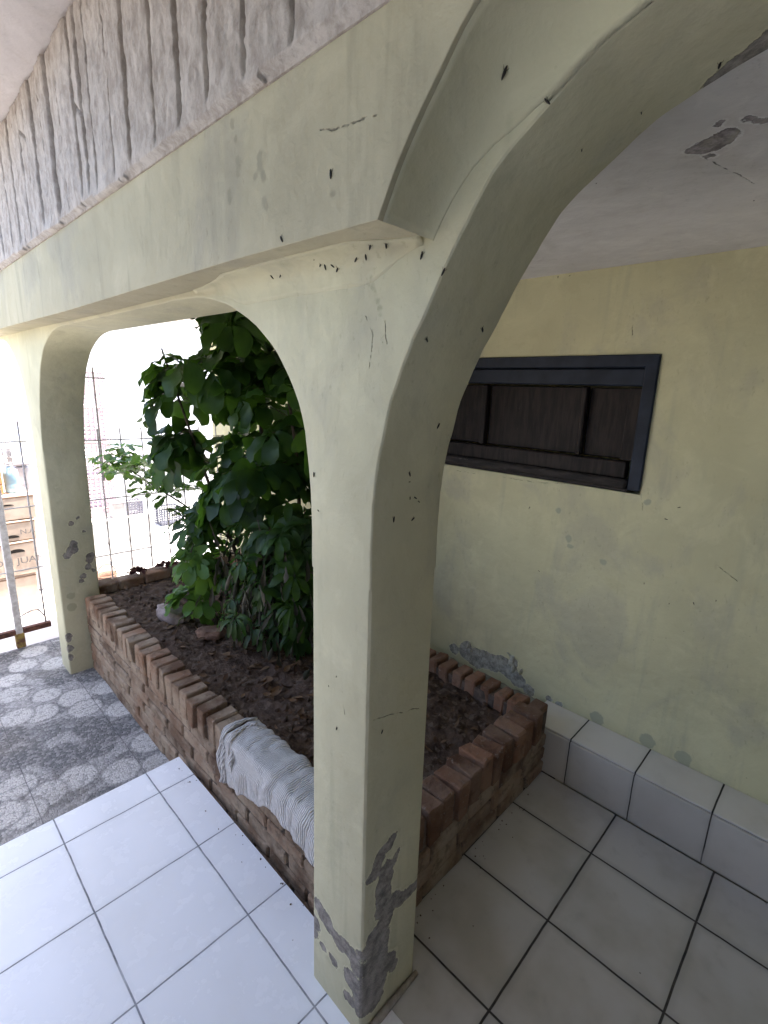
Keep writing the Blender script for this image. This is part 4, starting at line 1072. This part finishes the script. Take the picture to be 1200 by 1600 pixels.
for z in (z0,z0+.06,z0+.12): b.tube([(x0,y0-.004,z),(x1,y0-.004,z),(x1+.002,y1+.004,z),(x0,y1+.004,z),(x0,y0-.004,z)], .0028, 5)
b.build('wires', m_wire, t_)
b = MB(); b.tube([(x0-.006,y0-.008,z1),(x1+.006,y0-.008,z1),(x1+.006,y1+.008,z1),(x0-.006,y1+.008,z1),(x0-.006,y0-.008,z1)], .005, 6); b.build('rim', m_white_metal, t_)
t_ = thing('water_jug', (.062,3.93,.737), 'translucent blue plastic jug with a pale cap beside the orange crate', 'jug')
b = MB(); b.lathe((.062,3.93,.738), [(.040,0),(.047,.01),(.048,.06),(.045,.07),(.048,.08),(.048,.135),(.042,.165),(.020,.185),(.018,.20)], 20); b.build('bottle', simple('pale_blue_plastic', (.30,.46,.58), (.24,.38,.52), 6, .3), t_)
b = MB(); b.lathe((.062,3.93,.939), [(.020,0),(.020,.018),(.018,.021)], 16); b.build('cap', simple('white_cap', (.7,.7,.7), None, 10, .5), t_)
t_ = thing('plastic_bin', (.175,4.30,.50), 'small rounded grey plastic tub behind the carton stack', 'tub')
b = MB(); b.rbox((.19,4.30,.35),(.10,.14,1.08),b=.02); b.build('body', simple('grey_plastic', (.42,.41,.45), None, 8, .5), t_)
b = MB(); b.rbox((.19,4.30,.90),(.112,.152,.02),b=.008); b.build('rim', simple('grey_rim', (.34,.33,.37), None, 8, .5), t_)

def lattice_crate(cx, cy_, z0, sx, sy, sz, mat, label, group, nx=5, nz=5):
    t_ = thing('lattice_crate', (cx,cy_,z0), label, 'crate', group)
    b = MB(); bw = sx/(nx*3.2); x0, x1, y0, y1 = cx-sx/2, cx+sx/2, cy_-sy/2, cy_+sy/2
    for yy in (y0, y1):
        for i in range(nx+1): b.rbox((x0+sx*i/nx, yy, z0+sz/2),(bw,.010,sz-.006),b=.0015)
        for j in range(nz+1): b.rbox((cx, yy+.002*(1 if yy==y0 else -1), z0+.004+(sz-.011)*j/nz),(sx,.007,sz/nz*.36),b=.0015)
    for xx in (x0, x1):
        for i in range(1,4): b.rbox((xx, y0+sy*i/4, z0+sz/2),(.010,bw,sz-.006),b=.0015)
        for j in range(nz+1): b.rbox((xx+.002*(1 if xx==x0 else -1), cy_, z0+.004+(sz-.011)*j/nz),(.007,sy,sz/nz*.36),b=.0015)
    b.build('lattice', mat, t_)
    b = MB(); b.rbox((cx,cy_,z0+.012),(sx-.02,sy-.02,.008),b=.002); b.build('base', mat, t_)
    b = MB(); b.tube([(x0,y0-.004,z0+sz),(x1,y0-.004,z0+sz),(x1+.004,y1,z0+sz),(x0,y1+.004,z0+sz),(x0-.004,y0,z0+sz)], .006, 6); b.build('rim', mat, t_)
    return t_
m_lil = simple('dusty_pink_plastic', (.66,.54,.56), (.56,.45,.48), 6, .6)
m_gry = simple('dark_grey_plastic', (.10,.10,.12), (.07,.07,.09), 6, .55)
ords = ['lowest', 'second lowest', 'third from the bottom', 'third from the top', 'second from the top', 'topmost']
for i in range(6):
    lattice_crate(.80+.006*math.sin(i*2.1), 4.55, -.20+i*.308, .235, .30, .305, m_lil, 'pinkish lattice crate, %s of the tall stack behind the fence' % ords[i], 'pinkish lattice crates in a tall stack', 6, 8)
t_ = thing('market_table', (.95,4.30,-.2), 'white painted bench with a solid front behind the fence', 'bench')
b = MB(); b.rbox((.86,4.33,.32),(.62,.20,.022),b=.003); b.build('top', simple('white_bench_paint', (.72,.71,.69), (.62,.6,.58), 8, .6), t_)
b = MB(); b.rbox((.86,4.242,.055),(.60,.012,.507),b=.003); b.build('front_panel', simple('white_bench_front', (.74,.73,.71), (.66,.64,.62), 8, .6), t_)
for x in (.565,1.155):
    b = MB(); b.rbox((x,4.40,.055),(.03,.03,.507),b=.003); b.build('leg', m_white_metal, t_)
lattice_crate(1.04, 4.36, .332, .155, .12, .13, simple('mid_grey_plastic', (.24,.23,.27), (.2,.19,.22), 6, .6), 'small grey lattice crate at the right end of the white bench', None, 6, 5)
t_ = thing('foam_box', (.89,4.31,.332), 'white foam box with a dark base line on the white bench', 'box')
b = MB(); b.rbox((.89,4.31,.40),(.115,.11,.135),b=.006); b.build('body', simple('white_foam', (.50,.47,.46), None, 10, .8), t_)
b = MB(); b.rbox((.89,4.31,.478),(.122,.118,.018),b=.005); b.build('lid', simple('foam_lid', (.66,.6,.64), None, 10, .8), t_)
t_ = thing('bucket', (1.17,4.72,-.2), 'white bag built as a pale bluish bucket on the pavement behind the fence', 'bucket')  # bucket shape stands in for a white plastic bag
b = MB(); b.lathe((1.17,4.72,-.198), [(.085,0),(.090,.01),(.115,.30),(.122,.305),(.122,.32),(.113,.32),(.105,.20),(.08,.02)], 28); b.build('body', simple('pale_blue_bucket', (.36,.38,.46), (.28,.30,.38), 5, .45, stretch=(6,6,1)), t_)
b = MB(); b.tube([(1.17+.12*math.cos(a), 4.72-.02-.05*math.sin(a), .10-.14*math.sin(a)) for a in [math.pi*i/14 for i in range(15)]], .003, 6); b.build('handle', m_wire, t_)
lattice_crate(1.92, 5.7, -.20, .26, .22, .22, m_gry, 'dark lattice crate standing on the pavement right of the bucket', None, 8, 7)
t_ = thing('wicker_basket', (.66,4.02,-.2), 'small round brown wicker basket low behind the fence', 'basket')
b = MB(); b.lathe((.66,4.02,-.198), [(.055,0),(.075,.04),(.085,.09),(.080,.10),(.070,.06),(.05,.01)], 22); b.build('bowl', simple('brown_wicker', (.22,.13,.09), (.09,.05,.04), 70, .85, bump=.8, stretch=(1,1,4)), t_)
b = MB(); b.tube([(.66+.075*math.cos(a), 4.02, -.10+.09*math.sin(a)) for a in [math.pi*i/12 for i in range(13)]], .004, 6); b.build('handle', simple('wicker_handle', (.16,.09,.06), None, 60, .85), t_)

# ------------------------------------------------------------------ across the street
m_house = plaster('white_house_paint', (.80,.79,.77), (), (), (), dirt=.15, stain_col=(.6,.58,.55))
hs = thing('white_house', (3,15,-.2), 'white low house across the street with grilled windows', 'house')
b = MB(); b.box(-9,16,14.2,20,-.2,3.3); b.build('wall', m_house, hs)
b = MB(); b.rbox((3.5,17.0,3.36),(25.6,6.4,.16),b=.02); b.build('roof', m_soffit, hs)
for x in (-5.2,-2.2,12.8):
    fw = MB()
    for (xa,xb,za,zb) in ((x-.75,x+.75,.95,1.02),(x-.75,x+.75,2.18,2.25),(x-.75,x-.68,1.02,2.18),(x+.68,x+.75,1.02,2.18)): fw.box(xa,xb,14.14,14.199,za,zb)
    wo = fw.build('window', m_white_metal, hs)
    b = MB(); b.box(x-.68,x+.68,14.16,14.199,1.02,2.18); b.build('pane', simple('window_glass%d' % int(x*10), (.10,.11,.13), None, 3, .1), wo)
    b = MB()
    for i in range(9): b.box(x-.64+i*.16-.01,x-.64+i*.16+.01,14.10,14.12,.98,2.22)
    for z in (1.25,1.6,1.95): b.box(x-.72,x+.72,14.122,14.138,z-.012,z+.012)
    b.build('grille', m_wire, wo)
